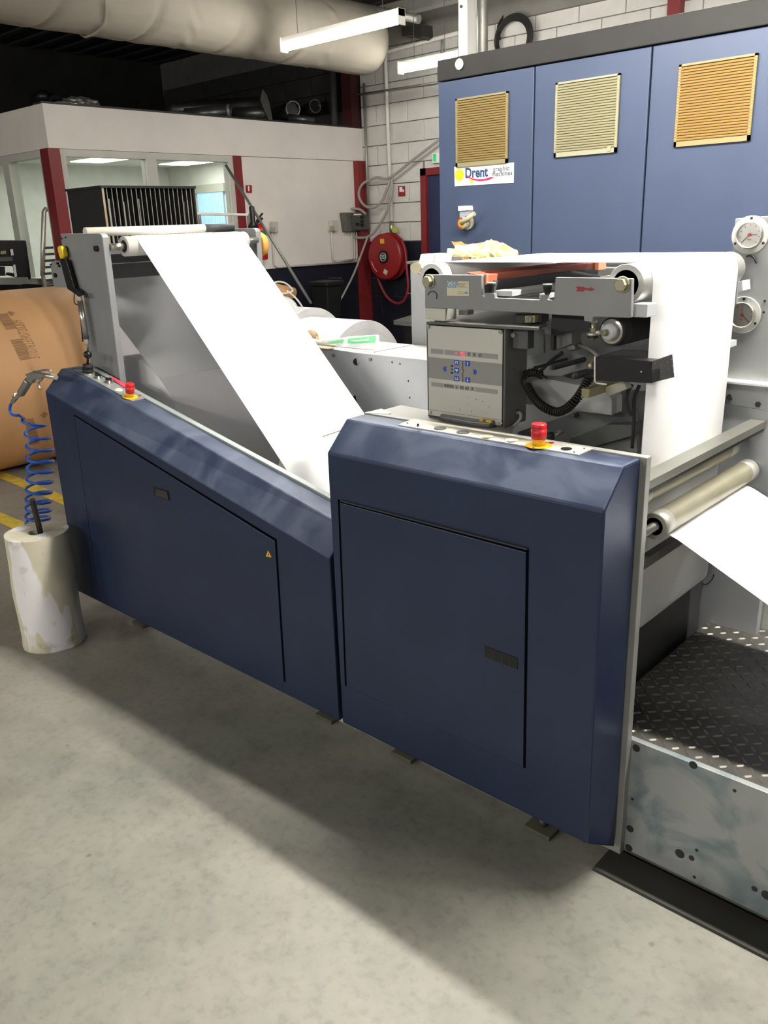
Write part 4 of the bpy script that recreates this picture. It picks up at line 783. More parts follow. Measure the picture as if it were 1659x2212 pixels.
cq = P(*za_([(654, 328)])[0], Y=1.868); box('bar_end_cap', cq.x-.012, cq.x+.012, 1.862, 1.872, cq.z-.0135, cq.z+.0135, copl, mb, .002); box('bar_end_cap', cq.x-.014, cq.x+.012, 2.43, 2.50, cq.z-.012, cq.z+.014, copl, mb, .002)
for k, (x, y) in enumerate(((596, 294), (556, 284), (520, 277))): vbar('thin_slat', za_([(x, y)])[0], .012, .004, .56, cop, y0=1.872); 
vbar('under_rail', za_([(675, 380)])[0], .05, .05, .58, greyd, y0=1.9, dz=-.012)
tube('rail_cable', [P(x, y, Y=1.9+i*.08) for i, (x, y) in enumerate(za_([(690, 375), (780, 388), (860, 408), (900, 415)]))], .004, greyl, wg, sm=4)
tube('rail_cable', [P(x, y, Y=2.2+i*.05) for i, (x, y) in enumerate(za_([(1400, 268), (1480, 278), (1560, 296), (1640, 300)]))], .004, greyl, wg, sm=4)
vbar('end_bracket', (1376, 671), .05, .03, .05, greyl, y0=1.868, dx=.0, dz=0)
# red air line at left roller
cyl('red_air_line', P(905, 590, Y=1.95), P(925, 596, Y=1.95), .003, M('line_red', (200, 90, 90)), wg, n=8)
# ================================================================ CONTROL BOX
YB = 1.87
cbx = thing('control_box', (-1.41, 2.0, 1.12), 'grey control box with a membrane keypad and red display', 'control box')
k0 = P(919, 696, Y=YB); k1 = P(1092, 926, Y=YB); kx0, kx1 = k0.x, P(1090.5, 800, Y=YB).x; kz1 = k0.z; kz0 = P(922, 900, Y=YB).z
bxg = M('box_grey', (112, 112, 110), .5, .2, .1, 8)
box('housing', kx0, kx1, YB, YB+.11, kz0, kz1, bxg, cbx, .006)
pv = lambda u, v, y=YB: V((kx0+(kx1-kx0)*u, y, kz1-(kz1-kz0)*v))
def prect(name, u0_, v0_, u1_, v1_, mat, par, y=YB, t=.001): a = pv(u0_, v0_); b = pv(u1_, v1_); return box(name, a.x, b.x, y-t, y, b.z, a.z, mat, par)
prect('seam', .022, .018, .985, .985, black, cbx, YB, .0006)
fp = prect('front_panel', .035, .03, .975, .975, M('panel_light_grey', (192, 192, 184), .45, 0, .03, 5), cbx, YB-.0006, .0018)
yF = YB-.0024; kg = M('key_band_grey', (140, 140, 138), .5); kd = M('key_grey', (146, 146, 144), .5)
prect('grey_band', .035, .355, .975, .575, kg, fp, yF, .0004)
for a, b in ((.075, .24), (.255, .53), (.54, .60), (.61, .665), (.675, .925)): prect('key_strip', a, .275-.01, b, .325-.01, kd, fp, yF, .0004)
for a, b in ((.075, .24), (.255, .305), (.315, .37), (.385, .44), (.45, .505), (.515, .575), (.585, .64), (.65, .925)): prect('key_strip', a, .615+.0, b, .660, kd, fp, yF, .0004)
led = M('led_red', (255, 50, 80), .4, emit=.9)
prect('display_segment', .395, .288, .425, .297, led, fp, yF-.0006, .0004)
for s in ((.465, .273, .470, .313),): prect('display_segment', *s, led, fp, yF-.0006, .0004)
for s in ((.483, .272, .515, .278), (.483, .272, .489, .294), (.483, .290, .515, .296), (.509, .292, .515, .314), (.483, .309, .515, .315)): prect('display_segment', *s, led, fp, yF-.0006, .0004)
kb = M('key_blue', (44, 74, 176), .45); kw = M('key_white', (226, 230, 240), .45)
def key(u, v, sym):
    k = prect('blue_key', u-.03, v-.026, u+.03, v+.026, kb, fp, yF-.0004, .0006); c = pv(u, v, yF-.0012)
    if sym in 'UN':
        for q_ in ((-.016, -.014, -.009, .014), (.009, -.014, .016, .014), ((-.016, .008, .016, .014) if sym == 'U' else (-.016, -.014, .016, -.008))): prect('key_symbol', u+q_[0], v+q_[1], u+q_[2], v+q_[3], kw, k, yF-.001, .0003)
    elif sym == 'V': prect('key_symbol', u-.018, v-.012, u+.018, v+.002, kw, k, yF-.001, .0003); prect('key_symbol', u-.005, v, u+.005, v+.016, kw, k, yF-.001, .0003)
    else:
        s_ = 1 if v < .45 else -1; prism_pts('key_symbol', [c+V((x, 0, s_*z)) for x, z in ((-.001, -.005), (.001, -.005), (.001, .001), (.003, .001), (0, .005), (-.003, .001), (-.001, .001))], (0, -.0004, 0), kw, k)
key(.415, .385, 'N'); key(.415, .465, 'V'); key(.415, .55, 'U'); key(.555, .385, '|'); key(.555, .55, '|')
for u, s in ((.26, -1), (.645, 1)):
    c = pv(u, .462, yF-.0004)
    prism_pts('blue_arrow_key', [c+V((s*x, 0, z)) for x, z in ((.007, 0), (.001, .009), (.001, .005), (-.006, .007), (-.004, 0), (-.006, -.007), (.001, -.005), (.001, -.009))], (0, -.0006, 0), kb, fp)
prect('slot_line', .487, .365, .497, .58, greyd, fp, yF-.0004, .0005); lathe('centre_knob', pv(.492, .465, yF-.001), (0, -1, 0), [(0, .004), (.003, .003)], steel, fp, n=12)
for v, m in ((.425, black), (.46, greyd), (.495, black)): prect('indicator', .34, v-.009, .368, v+.009, m, fp, yF-.0004, .0005)
for s, u, v in (('V', .57, .29), ('A', .637, .29), ('-O-', .71, .292), ('0O0', .28, .637), ('OIO', .343, .637), ('a', .412, .637), ('GO', .478, .637), ('oO', .545, .637), ('9', .612, .637)): text('key_print', s, pv(u, v, yF-.0006), .012, FR, UZ, M('print_dark', (60, 60, 62)), fp, sx=.8)
for u, v in ((.05, .045), (.955, .045), (.05, .945), (.965, .95)): bolt(cbx, pv(u, v, YB-.002), (0, -1, 0), .0065, .005, steel, 'corner_screw')
prect('seam', .035, .915, .975, .918, greyd, fp, yF, .0003)
for u, v in ((.55, .73), (.66, .74), (.74, .75), (.82, .80), (.55, .80), (.45, .865), (.79, .87), (.6, .87)): prect('paint_fleck', u-.004, v-.004, u+.005, v+.006, M('fleck_%d' % int(u*100), [(50, 50, 50), (150, 140, 40), (130, 30, 30)][int(u*100) % 3]), fp, yF, .0003)
# top shelf plate above the box
prism_pts('top_shelf', [P(x, y, Z=1.392) for x, y in za_([(160, 688), (530, 610), (700, 596), (1000, 600), (1180, 690), (1190, 708), (1105, 742), (845, 730)])], (0, 0, -.007), M('shelf_dark_grey', (92, 92, 90), .5, .2), cbx, .001)
box('shelf_bracket', kx1+.004, kx1+.05, 1.90, 1.93, 1.33, 1.386, greyd, cbx); bolt(cbx, P(*za_([(912, 803)])[0], Y=1.899), (0, -1, 0), .007, .008, steel)
fb = pY('fixing_block', za_([(920, 622), (1140, 622), (1138, 700), (925, 712)]), 1.92, .04, M('block_dark', (60, 60, 56), .4, .4), cbx, .002); b2 = pY('clamp_block', za_([(1002, 640), (1088, 640), (1088, 700), (1002, 700)]), 1.90, .02, M('brass_block', (150, 146, 108), .35, .5), fb, .001); lathe('clamp_screw', P(*za_([(1044, 668)])[0], Y=1.899), (0, -1, 0), [(0, .008), (.003, .008), (.003, .005), (.001, .004)], steeld, b2)
# box gland and cable
gl = cyl('cable_gland', P(1108, 888, Y=1.95), P(1118, 893, Y=1.93), .012, greyd, cbx, n=6); tube('gland_cable', [P(1116, 892, Y=1.93), P(1124, 893, Y=1.92), P(1124, 905, Y=1.92), P(1112, 918, Y=1.91), P(1096, 929, Y=1.9)], .0045, M('grey_cable', (148, 146, 140)), gl, sm=5)
# folding knife on the ledge
kn = thing('utility_knife', P(1010, 915, Z=1.125), 'grey metal utility knife with yellow button on the ledge under the control box', 'knife')
prism_pts('knife_body', [P(x, y, Z=1.119) for x, y in za_([(278, 1520), (300, 1508), (450, 1508), (700, 1538), (745, 1560), (745, 1590), (700, 1598), (560, 1585), (420, 1560), (290, 1535)])], (0, 0, .014), M('knife_grey', (120, 122, 122), .35, .6, .15, 20), kn, .004)
for x, y, s, m in ((636, 1525, .006, yelp), (700, 1535, .009, yelp), (712, 1512, .007, M('clip_blue', (40, 60, 130)))): c = P(*za_([(x, y)])[0], Z=1.137); box('button', c.x-s, c.x+s, c.y-s*.6, c.y+s*.6, 1.131, 1.139, m, kn, .001)
# ================================================================ INNER MACHINE BODY
ib = thing('inner_machine_frame', (-1.6, 2.6, .05), 'grey press frame behind the blue covers with bolt holes', 'machine frame')
FY2 = 2.56
fg = M('frame_silver_grey', (172, 175, 178), .4, .25, .06, 5, .03)
box('far_side_plate', -2.98, -.78, FY2, FY2+.03, .05, 1.152, fg, ib, .002)
prism_pts('top_cover', [P(x, y, Z=1.152) for x, y in ((640, 745), (653, 722), (814, 738.5), (935, 750), (960, 782), (918, 779), (760, 762))], (0, 0, .003), M('cover_grey', (176, 178, 180), .4, .3), ib)
box('top_cover', -2.98, -.9, FY2-.001, FY2+.23, 1.15, 1.156, M('cover_grey', (176, 178, 180)), ib); box('cover_seam', -2.40, -2.396, FY2, FY2+.23, 1.1555, 1.157, black, ib); box('rear_box', -2.98, -.9, FY2+.03, FY2+.22, .06, 1.15, greyp, ib)
for x, y, r in ((770.5, 781.5, .0155), (768.5, 860.5, .0135)): lathe('round_hole', P(x, y, Y=FY2), (0, -1, 0), [(0, r*1.12), (.001, r*1.12), (.0012, r)], fg, ib); cyl('hole_dark', P(x, y, Y=FY2-.0012), P(x, y, Y=FY2-.002), r, black, ib, n=24)
for x, y in ((720, 768), (800, 777)): bolt(ib, P(x, y, Y=FY2), (0, -1, 0), .008, .005, steeld)
for x, y in ((847.5, 782.5), (864.5, 786), (882.5, 823), (885.5, 859)): cyl('small_hole', P(x, y, Y=FY2), P(x, y, Y=FY2-.001), .004, black, ib, n=10)
# right: inner near plates
box('inner_back_plate', -1.76, -.99, 2.3, 2.32, .5, 1.46, M('inner_grey', (158, 160, 160), .5, .1, .06, 5), ib)
box('inner_floor_beam', -1.7, -.98, 1.79, 2.56, .86, .9, greyd, ib); box('lower_box', -1.18, -.965, 1.79, 2.555, .06, .585, M('lower_dark_grey', (70, 71, 71), .5), ib)
pY('side_gusset', zb_([(60, 380), (480, 370), (490, 490), (490, 640), (60, 700)]), 2.22, .01, M('gusset_grey', (140, 142, 142), .5), ib)
pl = pY('mounting_plate', zb_([(60, 800), (265, 760), (268, 1195), (82, 1218), (60, 1212)]), 1.99, .012, greyl, ib, .001)
for y in (870, 1015): bolt(pl, P(*zb_([(160, y)])[0], Y=1.99), (0, -1, 0), .007, .006, steeld)
am = pY('support_arm', zb_([(168, 905), (560, 930), (850, 990), (1140, 1000), (1250, 1150), (1246, 1332), (1130, 1320), (850, 1288), (420, 1220), (168, 1200)]), 2.03, .06, M('arm_silver', (176, 178, 178), .45, .2), ib, .002)
pX('arm_side', zb_([(1250, 1150), (1300, 1130), (1300, 1300), (1246, 1332)]), P(1321, 880, Y=2.03).x, .002, greyp, ib)
sm = pY('sensor_stop', zb_([(1160, 1020), (1380, 950), (1420, 1040), (1215, 1125)]), 1.965, .03, M('cast_cream', (178, 178, 164), .4, .3), ib, .002)
vb = P(*zb_([(955, 1080)])[0], Y=1.88); box('brass_rail', vb.x-.011, vb.x+.011, 1.88, 2.05, vb.z-.012, vb.z+.010, M('brass_block', (150, 146, 108)), ib, .001)
for x, y, r in ((590, 800, .008), (385, 800, .005), (838, 890, .011), (720, 915, .009), (828, 1335, .007)): c = P(*zb_([(x, y)])[0], Y=2.12); n_ = cyl('hex_fitting', c+V((0, .18, 0)), c, r, greyd, ib, n=6); cyl('fitting_tip', c, c-V((0, .012, 0)), r*.5, steel, n_, n=10)
gl2 = cyl('cable_gland', P(*zb_([(800, 565)])[0], Y=2.2), P(*zb_([(880, 550)])[0], Y=2.15), .013, steeld, ib, n=8); tube('loom_cable', [P(*zb_([q_])[0], Y=yy) for q_, yy in (((880, 552), 2.15), ((960, 575), 2.12), ((1040, 620), 2.05), ((1095, 670), 1.98))], .0045, M('grey_cable', (148, 146, 140)), gl2, sm=5)
tube('loom_cable', [P(*zb_([q_])[0], Y=2.2) for q_ in ((700, 630), (600, 700), (520, 770), (440, 850))], .006, greyd, ib, sm=5)
pY('black_bracket', zb_([(578, 200), (935, 222), (940, 282), (1000, 290), (1020, 408), (740, 395), (605, 440), (600, 610), (566, 600)]), 1.93, .015, black, ib, .001)
pY('bracket_box', zb_([(602, 440), (740, 400), (805, 408), (805, 530), (605, 608)]), 1.96, .05, M('bracket_grey', (104, 105, 104), .45, .2), ib, .002)
cyl('pointer_pin', P(*zb_([(590, 1560)])[0], Y=1.90), P(*zb_([(695, 1510)])[0], Y=1.95), .0065, steel, ib, n=14); cyl('pin_socket', P(*zb_([(530, 1575)])[0], Y=1.89), P(*zb_([(600, 1560)])[0], Y=1.90), .011, rubber, ib, n=14)
pY('lower_beam', zb_([(780, 1590), (1190, 1440), (1500, 1440), (1500, 1560), (1000, 1700), (780, 1650)]), 2.1, .05, M('lower_beam_grey', (84, 86, 84), .5), ib, .002)  # lower beam in one even dark grey
pY('lower_panel', zb_([(200, 1520), (560, 1400), (880, 1290), (1140, 1330), (1500, 1300), (1540, 1763), (200, 1740)]), 2.14, .02, M('panel_mid_grey', (110, 112, 112), .5), ib)
for k, pts in enumerate((((1480, 990), (1430, 1080), (1420, 1200), (1470, 1340)), ((1560, 1000), (1510, 1130), (1500, 1260), (1500, 1400), (1480, 1700)), ((1250, 1420), (1340, 1385), (1460, 1390), (1500, 1430)))): tube('hanging_cable', [P(*zb_([q_])[0], Y=2.0+.03*k) for q_ in pts], .005 if k < 2 else .003, rubber if k < 2 else greyd, ib, sm=6)
# bellows air spring
bs = thing('bellows_cylinder', P(1330, 712, Y=1.95), 'black ribbed rubber bellows with a steel rod end under the web guide', 'bellows')
bc = P(1322, 716, Y=1.93); prof = [(0, .018), (0, .034), (.02, .037)]
for i in range(22): prof += [(.03+i*.016, .0385), (.038+i*.016, .0335)]
prof += [(.39, .037), (.392, .01)]
lathe('bellows', bc, (0, 1, 0), prof, rubber, bs, n=36)
lathe('end_ring', bc, (0, -1, 0), [(0, .030), (.003, .030), (.004, .024)], steel, bs); lathe('rod_boss', bc, (0, -1, 0), [(0, .022), (.02, .02), (.024, .013)], greyl, bs); bolt(bs, bc-V((.002, .024, 0)), (-.3, -1, 0), .009, .012, zinc, 'hex_nut')
cl = P(1281, 719, Y=1.90); cyl('rod', bc-V((.01, .03, 0)), cl, .0055, steel, bs)
e_ = lathe('rod_eye', cl-V((0, 0, .006)), (0, 0, 1), [(0, .016), (.006, .016), (.006, .010)], steel, bs, n=24); cyl('eye_washer', cl-V((0, 0, .012)), cl-V((0, 0, .006)), .013, black, e_); cyl('pin', cl-V((0, 0, .018)), cl+V((0, 0, .032)), .0055, zinc, e_); bolt(e_, cl+V((0, 0, .002)), (0, 0, 1), .009, .010, zinc, 'nut'); bolt(e_, cl+V((0, 0, .024)), (0, 0, 1), .010, .007, zinc, 'pin_head')
# sensor bracket
ss = thing('edge_sensor', P(1345, 800, Y=1.88), 'black angled sensor housing in front of the hanging web', 'sensor')
sf = [P(1285, 771, Y=1.88), P(1406, 780.5, Y=1.88), P(1409, 828, Y=1.88), P(1285, 822, Y=1.88)]
prism_pts('housing', sf, (0, .045, 0), black, ss, .0015)
fx = sf[1].x+.001; n3 = V((fx, 1.881, sf[1].z)); c3 = P(1450.6, 765.4, X=fx); c4 = P(1455, 814.5, X=fx)
prism_pts('side_face', [V((fx, 1.881, sf[1].z)), c3, c4, V((fx, 1.881, sf[2].z))], (.002, 0, 0), M('sensor_matt', (34, 34, 34), .7), ss)
for t_, v_ in ((.12, .12), (.1, .5), (.15, .86), (.4, .3), (.42, .62), (.72, .25), (.74, .62), (.93, .2), (.95, .75), (.95, .5)):
    a = V((fx+.002, 1.881, sf[1].z)).lerp(V((fx+.002, c3.y, c3.z)), t_); b = V((fx+.002, 1.881, sf[2].z)).lerp(V((fx+.002, c4.y, c4.z)), t_); p = a.lerp(b, v_); cyl('rivet', p, p+V((.0015, 0, 0)), .0018, steeld, ss, n=8)
prism_pts('white_edge', [P(x, y, Y=1.878) for x, y in ((1283.5, 770), (1286, 770), (1286, 826), (1310, 829), (1310, 832), (1289, 829), (1283, 824))], (0, .003, 0), white, ss)
cyl('screw', P(1385, 803, Y=1.88), P(1385, 803, Y=1.877), .0022, steel, ss, n=8); cyl('screw', P(1300, 797, Y=1.88), P(1300, 797, Y=1.878), .0015, greyd, ss, n=8)
cyl('side_stud', P(1283, 789, Y=1.9), P(1271, 789, Y=1.9), .010, zinc, ss, n=16)
prism_pts('rear_plate', [P(x, y, Y=1.93) for x, y in ((1290, 768), (1340, 756), (1396, 758), (1398, 782), (1300, 772))], (0, .01, 0), M('sensor_rear', (70, 70, 72), .3, .3), ss)
# coiled cable
kc2 = thing('coiled_cable', P(1200, 880, Y=1.92), 'black coiled cable drooping beside the control box', 'cable')
pp = [P(*zb_([q_])[0], Y=yy) for q_, yy in (((300, 1000), 1.95), ((345, 1080), 1.93), ((430, 1190), 1.92), ((530, 1260), 1.91), ((640, 1295), 1.91), ((740, 1260), 1.91), ((830, 1180), 1.91), ((900, 1090), 1.92), ((950, 1000), 1.93), ((1010, 900), 1.94))]
tube('coil', coil_pts(pp, .0098, .0072, 12), .0030, rubber, kc2, n=6)
pp = [P(*zb_([q_])[0], Y=1.96) for q_ in ((270, 885), (340, 855), (420, 860), (470, 890))]
tube('coil', coil_pts(pp, .0085, .0072, 12), .0030, rubber, kc2, n=6)
tube('lead', [P(*zb_([q_])[0], Y=1.95) for q_ in ((320, 895), (260, 915), (240, 960), (265, 1010), (300, 1030))], .003, rubber, kc2, sm=6); tube('lead', [P(*zb_([q_])[0], Y=1.97) for q_ in ((455, 860), (490, 890), (525, 915))], .003, rubber, kc2, sm=4)
# right outfeed parts
of = thing('outfeed_frame', (-.8, 2.2, .4), 'grey outfeed frame with pressure gauges, flat bar and nip rollers', 'machine frame')
pY('gauge_plate', [(1588, 472), (1720, 462), (1720, 850), (1560, 826)], 2.60, .02, M('gauge_grey', (142, 144, 144), .45, .15, .05, 5), of, .002)
pY('beam', [(1558, 824), (1720, 838), (1720, 900), (1545, 868)], 2.555, .04, M('beam_grey', (132, 134, 134), .45, .15), of, .002)
box('beam_top', -1.0, -.5, 2.553, 2.62, 1.166, 1.172, M('beam_top_white', (222, 222, 218), .5), of)
box('lower_side_plate', -1.02, P(1617, 1300, Y=2.58).x, 2.575, 2.6, .376, 1.14, M('side_plate_grey', (98, 100, 100), .5, .2, .1, 5), of, .002)
for x, y in ((1552, 865), (1638, 873)): bolt(of, P(x, y, Y=2.554), (0, -1, 0), .0085, .007, black)
cyl('round_hole', P(1576.5, 858.5, Y=2.555), P(1576.5, 858.5, Y=2.553), .010, black, of)
for x, y in ((1652, 650), (1649.5, 674.5), (1556, 988), (1602, 1312), (1500, 1285), (1490, 1345)): cyl('small_hole', P(x, y, Y=2.599 if y < 700 else 2.574), P(x, y, Y=2.597 if y < 700 else 2.572), .0035, black, of, n=10)
bolt(of, P(1630, 1046, Y=2.574), (0, -1, 0), .006, .006, steeld)
tube('black_hook', [P(x, y, Y=2.59) for x, y in ((1612, 554), (1621, 552), (1629, 558), (1634, 569))], .003, black, of, sm=4)
pY('side_bracket', [(1588, 613), (1603, 606), (1605, 628), (1584, 634)], 2.53, .06, greyl, of, .001); pY('side_bracket', [(1564, 738), (1575, 739), (1574, 752), (1560, 757)], 2.5, .06, greyl, of, .001)
ink = M('dial_ink', (60, 60, 60)); dialw = M('dial_white', (214, 212, 208), .4)
def gauge(px, py, ndl, lbl):
    g = thing('pressure_gauge', P(px, py, Y=2.59), lbl, 'gauge'); c = P(px, py, Y=2.599); n = V((0, -1, 0)); r = .053
    lathe('flange', c, n, [(0, r), (.004, r), (.005, r*.97), (.006, r*.74)], M('flange_alu', (190, 190, 186), .35, .5), g, n=40)
    lathe('bezel', c+n*.005, n, [(0, r*.72), (.010, r*.72), (.014, r*.67), (.012, r*.63), (0, r*.63)], steel, g, n=40); cyl('dial', c+n*.006, c+n*.0075, r*.63, dialw if py < 600 else M('dial_grey', (160, 158, 154), .4), g, n=36)
    for k in range(9):
        a = math.radians(225-k*33.75); p = c+n*.0078; d = V((math.cos(a), 0, math.sin(a)))
        tube('tick', [p+d*r*.47, p+d*r*.56], .0006, ink, g, n=4)
    for a, l_, m in ((ndl, .55, ink), (ndl+135, .4, M('needle_red', (190, 60, 60)))): a = math.radians(a); tube('needle', [c+n*.0095, c+n*.0095+V((math.cos(a), 0, math.sin(a)))*r*l_], .0008, m, g, n=4)
    cyl('needle_hub', c+n*.008, c+n*.011, .0045, M('needle_red', (190, 60, 60)), g, n=14)
    text('dial_text', 'bar', c+n*.0078-V((0, 0, .012)), .008, FR, UZ, M('needle_red', (190, 60, 60)), g)
    for a in (90, 210, 330): a = math.radians(a); p = c+V((math.cos(a), 0, math.sin(a)))*r*.86; bolt(g, p+n*.004, n, .0042, .003, black, 'screw')
gauge(1621.5, 507.5, 225, 'upper round pressure gauge on the grey plate at the right edge'); gauge(1605, 680, 318, 'lower round pressure gauge partly behind the hanging web')
# flat bar and rollers
box('flat_bar', -.868, -.822, 1.786, 2.56, 1.045, 1.066, M('flat_bar_steel', (128, 128, 120), .38, .6, .12, 6), of, .001); box('bar_underside', -.866, -.824, 1.79, 2.55, 1.036, 1.0445, black, of)
drt = M('dirty_roller', (150, 146, 126), .4, .4, .15, 7)
def nip(x, z, y0, y1, r, name='nip_roller'):
    rr_ = lathe(name, (x, y0, z), (0, 1, 0), [(0, r*.72), (0, r-.001), (.001, r), (.05, r), (.052, r-.0006), (y1-y0-.05, r-.0006), (y1-y0-.048, r), (y1-y0, r-.001), (y1-y0, r*.72)], drt, of, closed=True, n=40)
    for a, b in ((y0-.001, y0+.05), (y1-.05, y1)): lathe('roller_band', (x, a, z), (0, 1, 0), [(0, r*.7), (0, r+.0004), (b-a, r+.0004), (b-a, r*.7)], M('roller_band_grey', (178, 176, 168), .4, .4), rr_, closed=True, n=40)
    lathe('roller_bearing', (x, y0+.004, z), (0, 1, 0), [(0, .012), (0, r*.75)], M('bearing_ring', (84, 80, 72), .5, .4), rr_); cyl('roller_shaft', (x, 1.785, z), (x, 2.575, z), .0115, steel, rr_); return rr_
nip(-.84, .926, 1.88, 2.50, .033); nip(-.878, 1.006, 1.83, 2.44, .029)
box('lower_flat_bar', -.862, -.84, 1.786, 2.56, P(1380, 1240, Y=1.8).z-.004, P(1380, 1222, Y=1.8).z, M('lower_bar_dark', (52, 52, 50), .5, .4), of); 
cyl('lower_roller', (-.96, 1.9, .63), (-.96, 2.5, .63), .03, M('roller_band_grey', (178, 176, 168)), of, n=30); cyl('lower_shaft', (-.96, 1.79, .63), (-.96, 2.575, .63), .01, steeld, of)
tube('thin_wire', [P(x, y, Y=2.56) for x, y in ((1510, 1258), (1525, 1262), (1538, 1252), (1542, 1240))], .0015, black, of, sm=4, n=6)
# ================================================================ PLATFORM
tp = thing('tread_plate_platform', (-.4, 2.2, .04), 'platform of dark diamond tread plate with a stained steel side, lower right', 'platform')
trm = M('tread_steel', (88, 86, 82), .42, .5, .3, 5, .15)
box('tread_plate', -.938, .45, 1.804, 2.62, .368, .375, trm, tp)
bm = bmesh.new(); sx_, sy_ = .034, .034; r_ = random.Random(2)
def lozenge(cx, cy, a):
    L_, W_, h = .0145, .0040, .0030; ca, sa = math.cos(a), math.sin(a)
    f = lambda u, v, z: bm.verts.new((cx+u*ca-v*sa, cy+u*sa+v*ca, .375+z))
    b = [f(-L_, 0, 0), f(-L_*.5, -W_, 0), f(L_*.5, -W_, 0), f(L_, 0, 0), f(L_*.5, W_, 0), f(-L_*.5, W_, 0)]; t = [f(-L_*.6, 0, h), f(L_*.6, 0, h)]
    for q_ in ((b[0], b[1], t[0]), (b[1], b[2], t[1], t[0]), (b[2], b[3], t[1]), (b[3], b[4], t[1]), (b[4], b[5], t[0], t[1]), (b[5], b[0], t[0])): bm.faces.new(q_)
i = 0; y = 1.82
while y < 2.61:
    j = 0; x = -.925
    while x < .44:
        lozenge(x, y, math.radians(45 if (i+j) % 2 else -45)); x += .030; j += 1
    y += .030; i += 1
lz = link('raised_treads', bm, M('tread_crest', (128, 125, 118), .32, .6, .25, 9), tp); lz['kind'] = 'stuff'
cyl('plate_hole', P(1544, 1462, Z=.3755), P(1544, 1462, Z=.377), .0125, black, tp, n=24)
def stained():
    m = M('stained_steel', (158, 162, 162), .45, .3, .08, 4, .06); nt = m.node_tree; b = nt.nodes['Principled BSDF']; src = b.inputs['Base Color'].links[0].from_socket
    tc = nt.nodes.new('ShaderNodeTexCoord'); n = nt.nodes.new('ShaderNodeTexNoise'); n.inputs['Scale'].default_value = 4.2; n.inputs['Detail'].default_value = 4; n.inputs['Distortion'].default_value = 1.5; nt.links.new(tc.outputs['Object'], n.inputs['Vector'])
    r = nt.nodes.new('ShaderNodeValToRGB'); e = r.color_ramp.elements; e[0].position = .5; e[0].color = (1, 1, 1, 1); e[1].position = .62; e[1].color = (.42, .56, .62, 1); nt.links.new(n.outputs[0], r.inputs[0])
    x = nt.nodes.new('ShaderNodeMix'); x.data_type = 'RGBA'; x.blend_type = 'MULTIPLY'; x.inputs[0].default_value = .8; nt.links.new(src, x.inputs[6]); nt.links.new(r.outputs[0], x.inputs[7]); nt.links.new(x.outputs[2], b.inputs['Base Color']); return m
sd = box('side_plate', -.843, .45, 1.785, 1.803, .035, .376, stained(), tp, .001)
for x, y, r in ((1374.5, 1616, .0105), (1497.5, 1652.5, .0105), (1361, 1790, .0105), (1358.5, 1831, .0105), (1468.5, 1844, .0125), (1494, 1853.5, .0075), (1505, 1836.5, .0045), (1500, 1894.5, .0045), (1366, 1726, .004), (1630, 1920, .0075), (1656, 1934, .0125), (1587, 1708, .0045)):
    c = P(x, y, Y=1.785); rg = lathe('plate_hole', c, (0, -1, 0), [(0, r), (.0006, r), (.0007, r*.8)], M('hole_dark_grey', (40, 40, 38), .6), tp, n=20)
box('platform_base', -.93, .45, 1.85, 2.58, 0, .366, black, tp)
o = prism_pts('floor_channel', [V((x, y, 0)) for x, y in ((-.858, 1.694), (.45, 1.694), (.45, 1.80), (-.858, 1.80))], (0, 0, .008), M('channel_dark', (58, 58, 52), .7, .1, .2, 5, .1)); lab(o, 'dark steel floor strip under the tread plate platform', 'floor strip')
# ================================================================ THINGS ON AND BEHIND THE FRAME
ow = thing('poster_wrapper', P(780, 740, Z=1.17), 'crumpled white and green poster wrapper lying on the grey machine frame', 'wrapper')
zd = zz(600, 640, 4.61)
def crump(name, pts, Y, t, mat, par, amp=.0):
    return prism_pts(name, [P(x, y, Y=Y+amp*(i % 2)) for i, (x, y) in enumerate(pts)], (0, t, 0), mat, par)
crump('white_sheet', zd([(440, 445), (560, 430), (700, 402), (980, 388), (990, 395), (988, 470), (965, 510), (830, 508), (600, 505), (480, 480)]), 2.60, .012, paper, ow)
grn = M('print_green', (130, 226, 160), .5)
crump('green_print', zd([(480, 458), (650, 428), (660, 432), (650, 468), (540, 466)]), 2.599, -.001, grn, ow); crump('green_print', zd([(698, 424), (970, 392), (980, 400), (972, 462), (740, 470), (696, 468)]), 2.599, -.001, grn, ow)
crump('white_print', zd([(720, 440), (860, 432), (905, 418), (905, 440), (860, 440), (770, 450)]), 2.597, -.001, white, ow)
ml = thing('wooden_mallet', P(680, 735, Z=1.17), 'mallet with a rounded wooden head and pale handle on the machine frame', 'mallet')
mc = P(*zd([(350, 393)])[0], Y=2.66); lathe('mallet_head', mc-V((.035, 0, -.004)), (1, -.1, -.12), [(0, .004), (.006, .018), (.022, .025), (.04, .024), (.056, .018), (.062, .008)], M('mallet_wood', (150, 126, 92), .6, 0, .2, 20), ml)
cyl('mallet_neck', mc+V((.02, 0, -.004)), mc+V((.055, -.02, -.03)), .009, M('mallet_wood', (150, 126, 92)), ml)
lathe('pale_handle', P(*zd([(285, 445)])[0], Y=2.62), P(*zd([(620, 492)])[0], Y=2.60)-P(*zd([(285, 445)])[0], Y=2.62), [(0, .016), (.06, .015), (.14, .009), (.22, .005)], M('handle_pale', (190, 188, 170), .5), ml); cyl('orange_tip', P(*zd([(258, 430)])[0], Y=2.62), P(*zd([(285, 445)])[0], Y=2.62), .016, M('tip_orange', (224, 110, 70)), ml)
o = prism_pts('wooden_slip', [P(x, y, Z=1.158) for x, y in zd([(310, 500), (555, 512), (560, 520), (500, 528), (330, 515)])], (0, 0, .003), M('slip_wood', (160, 140, 116), .7)); lab(o, 'thin wooden slip lying under the pale mallet handle', 'slip')
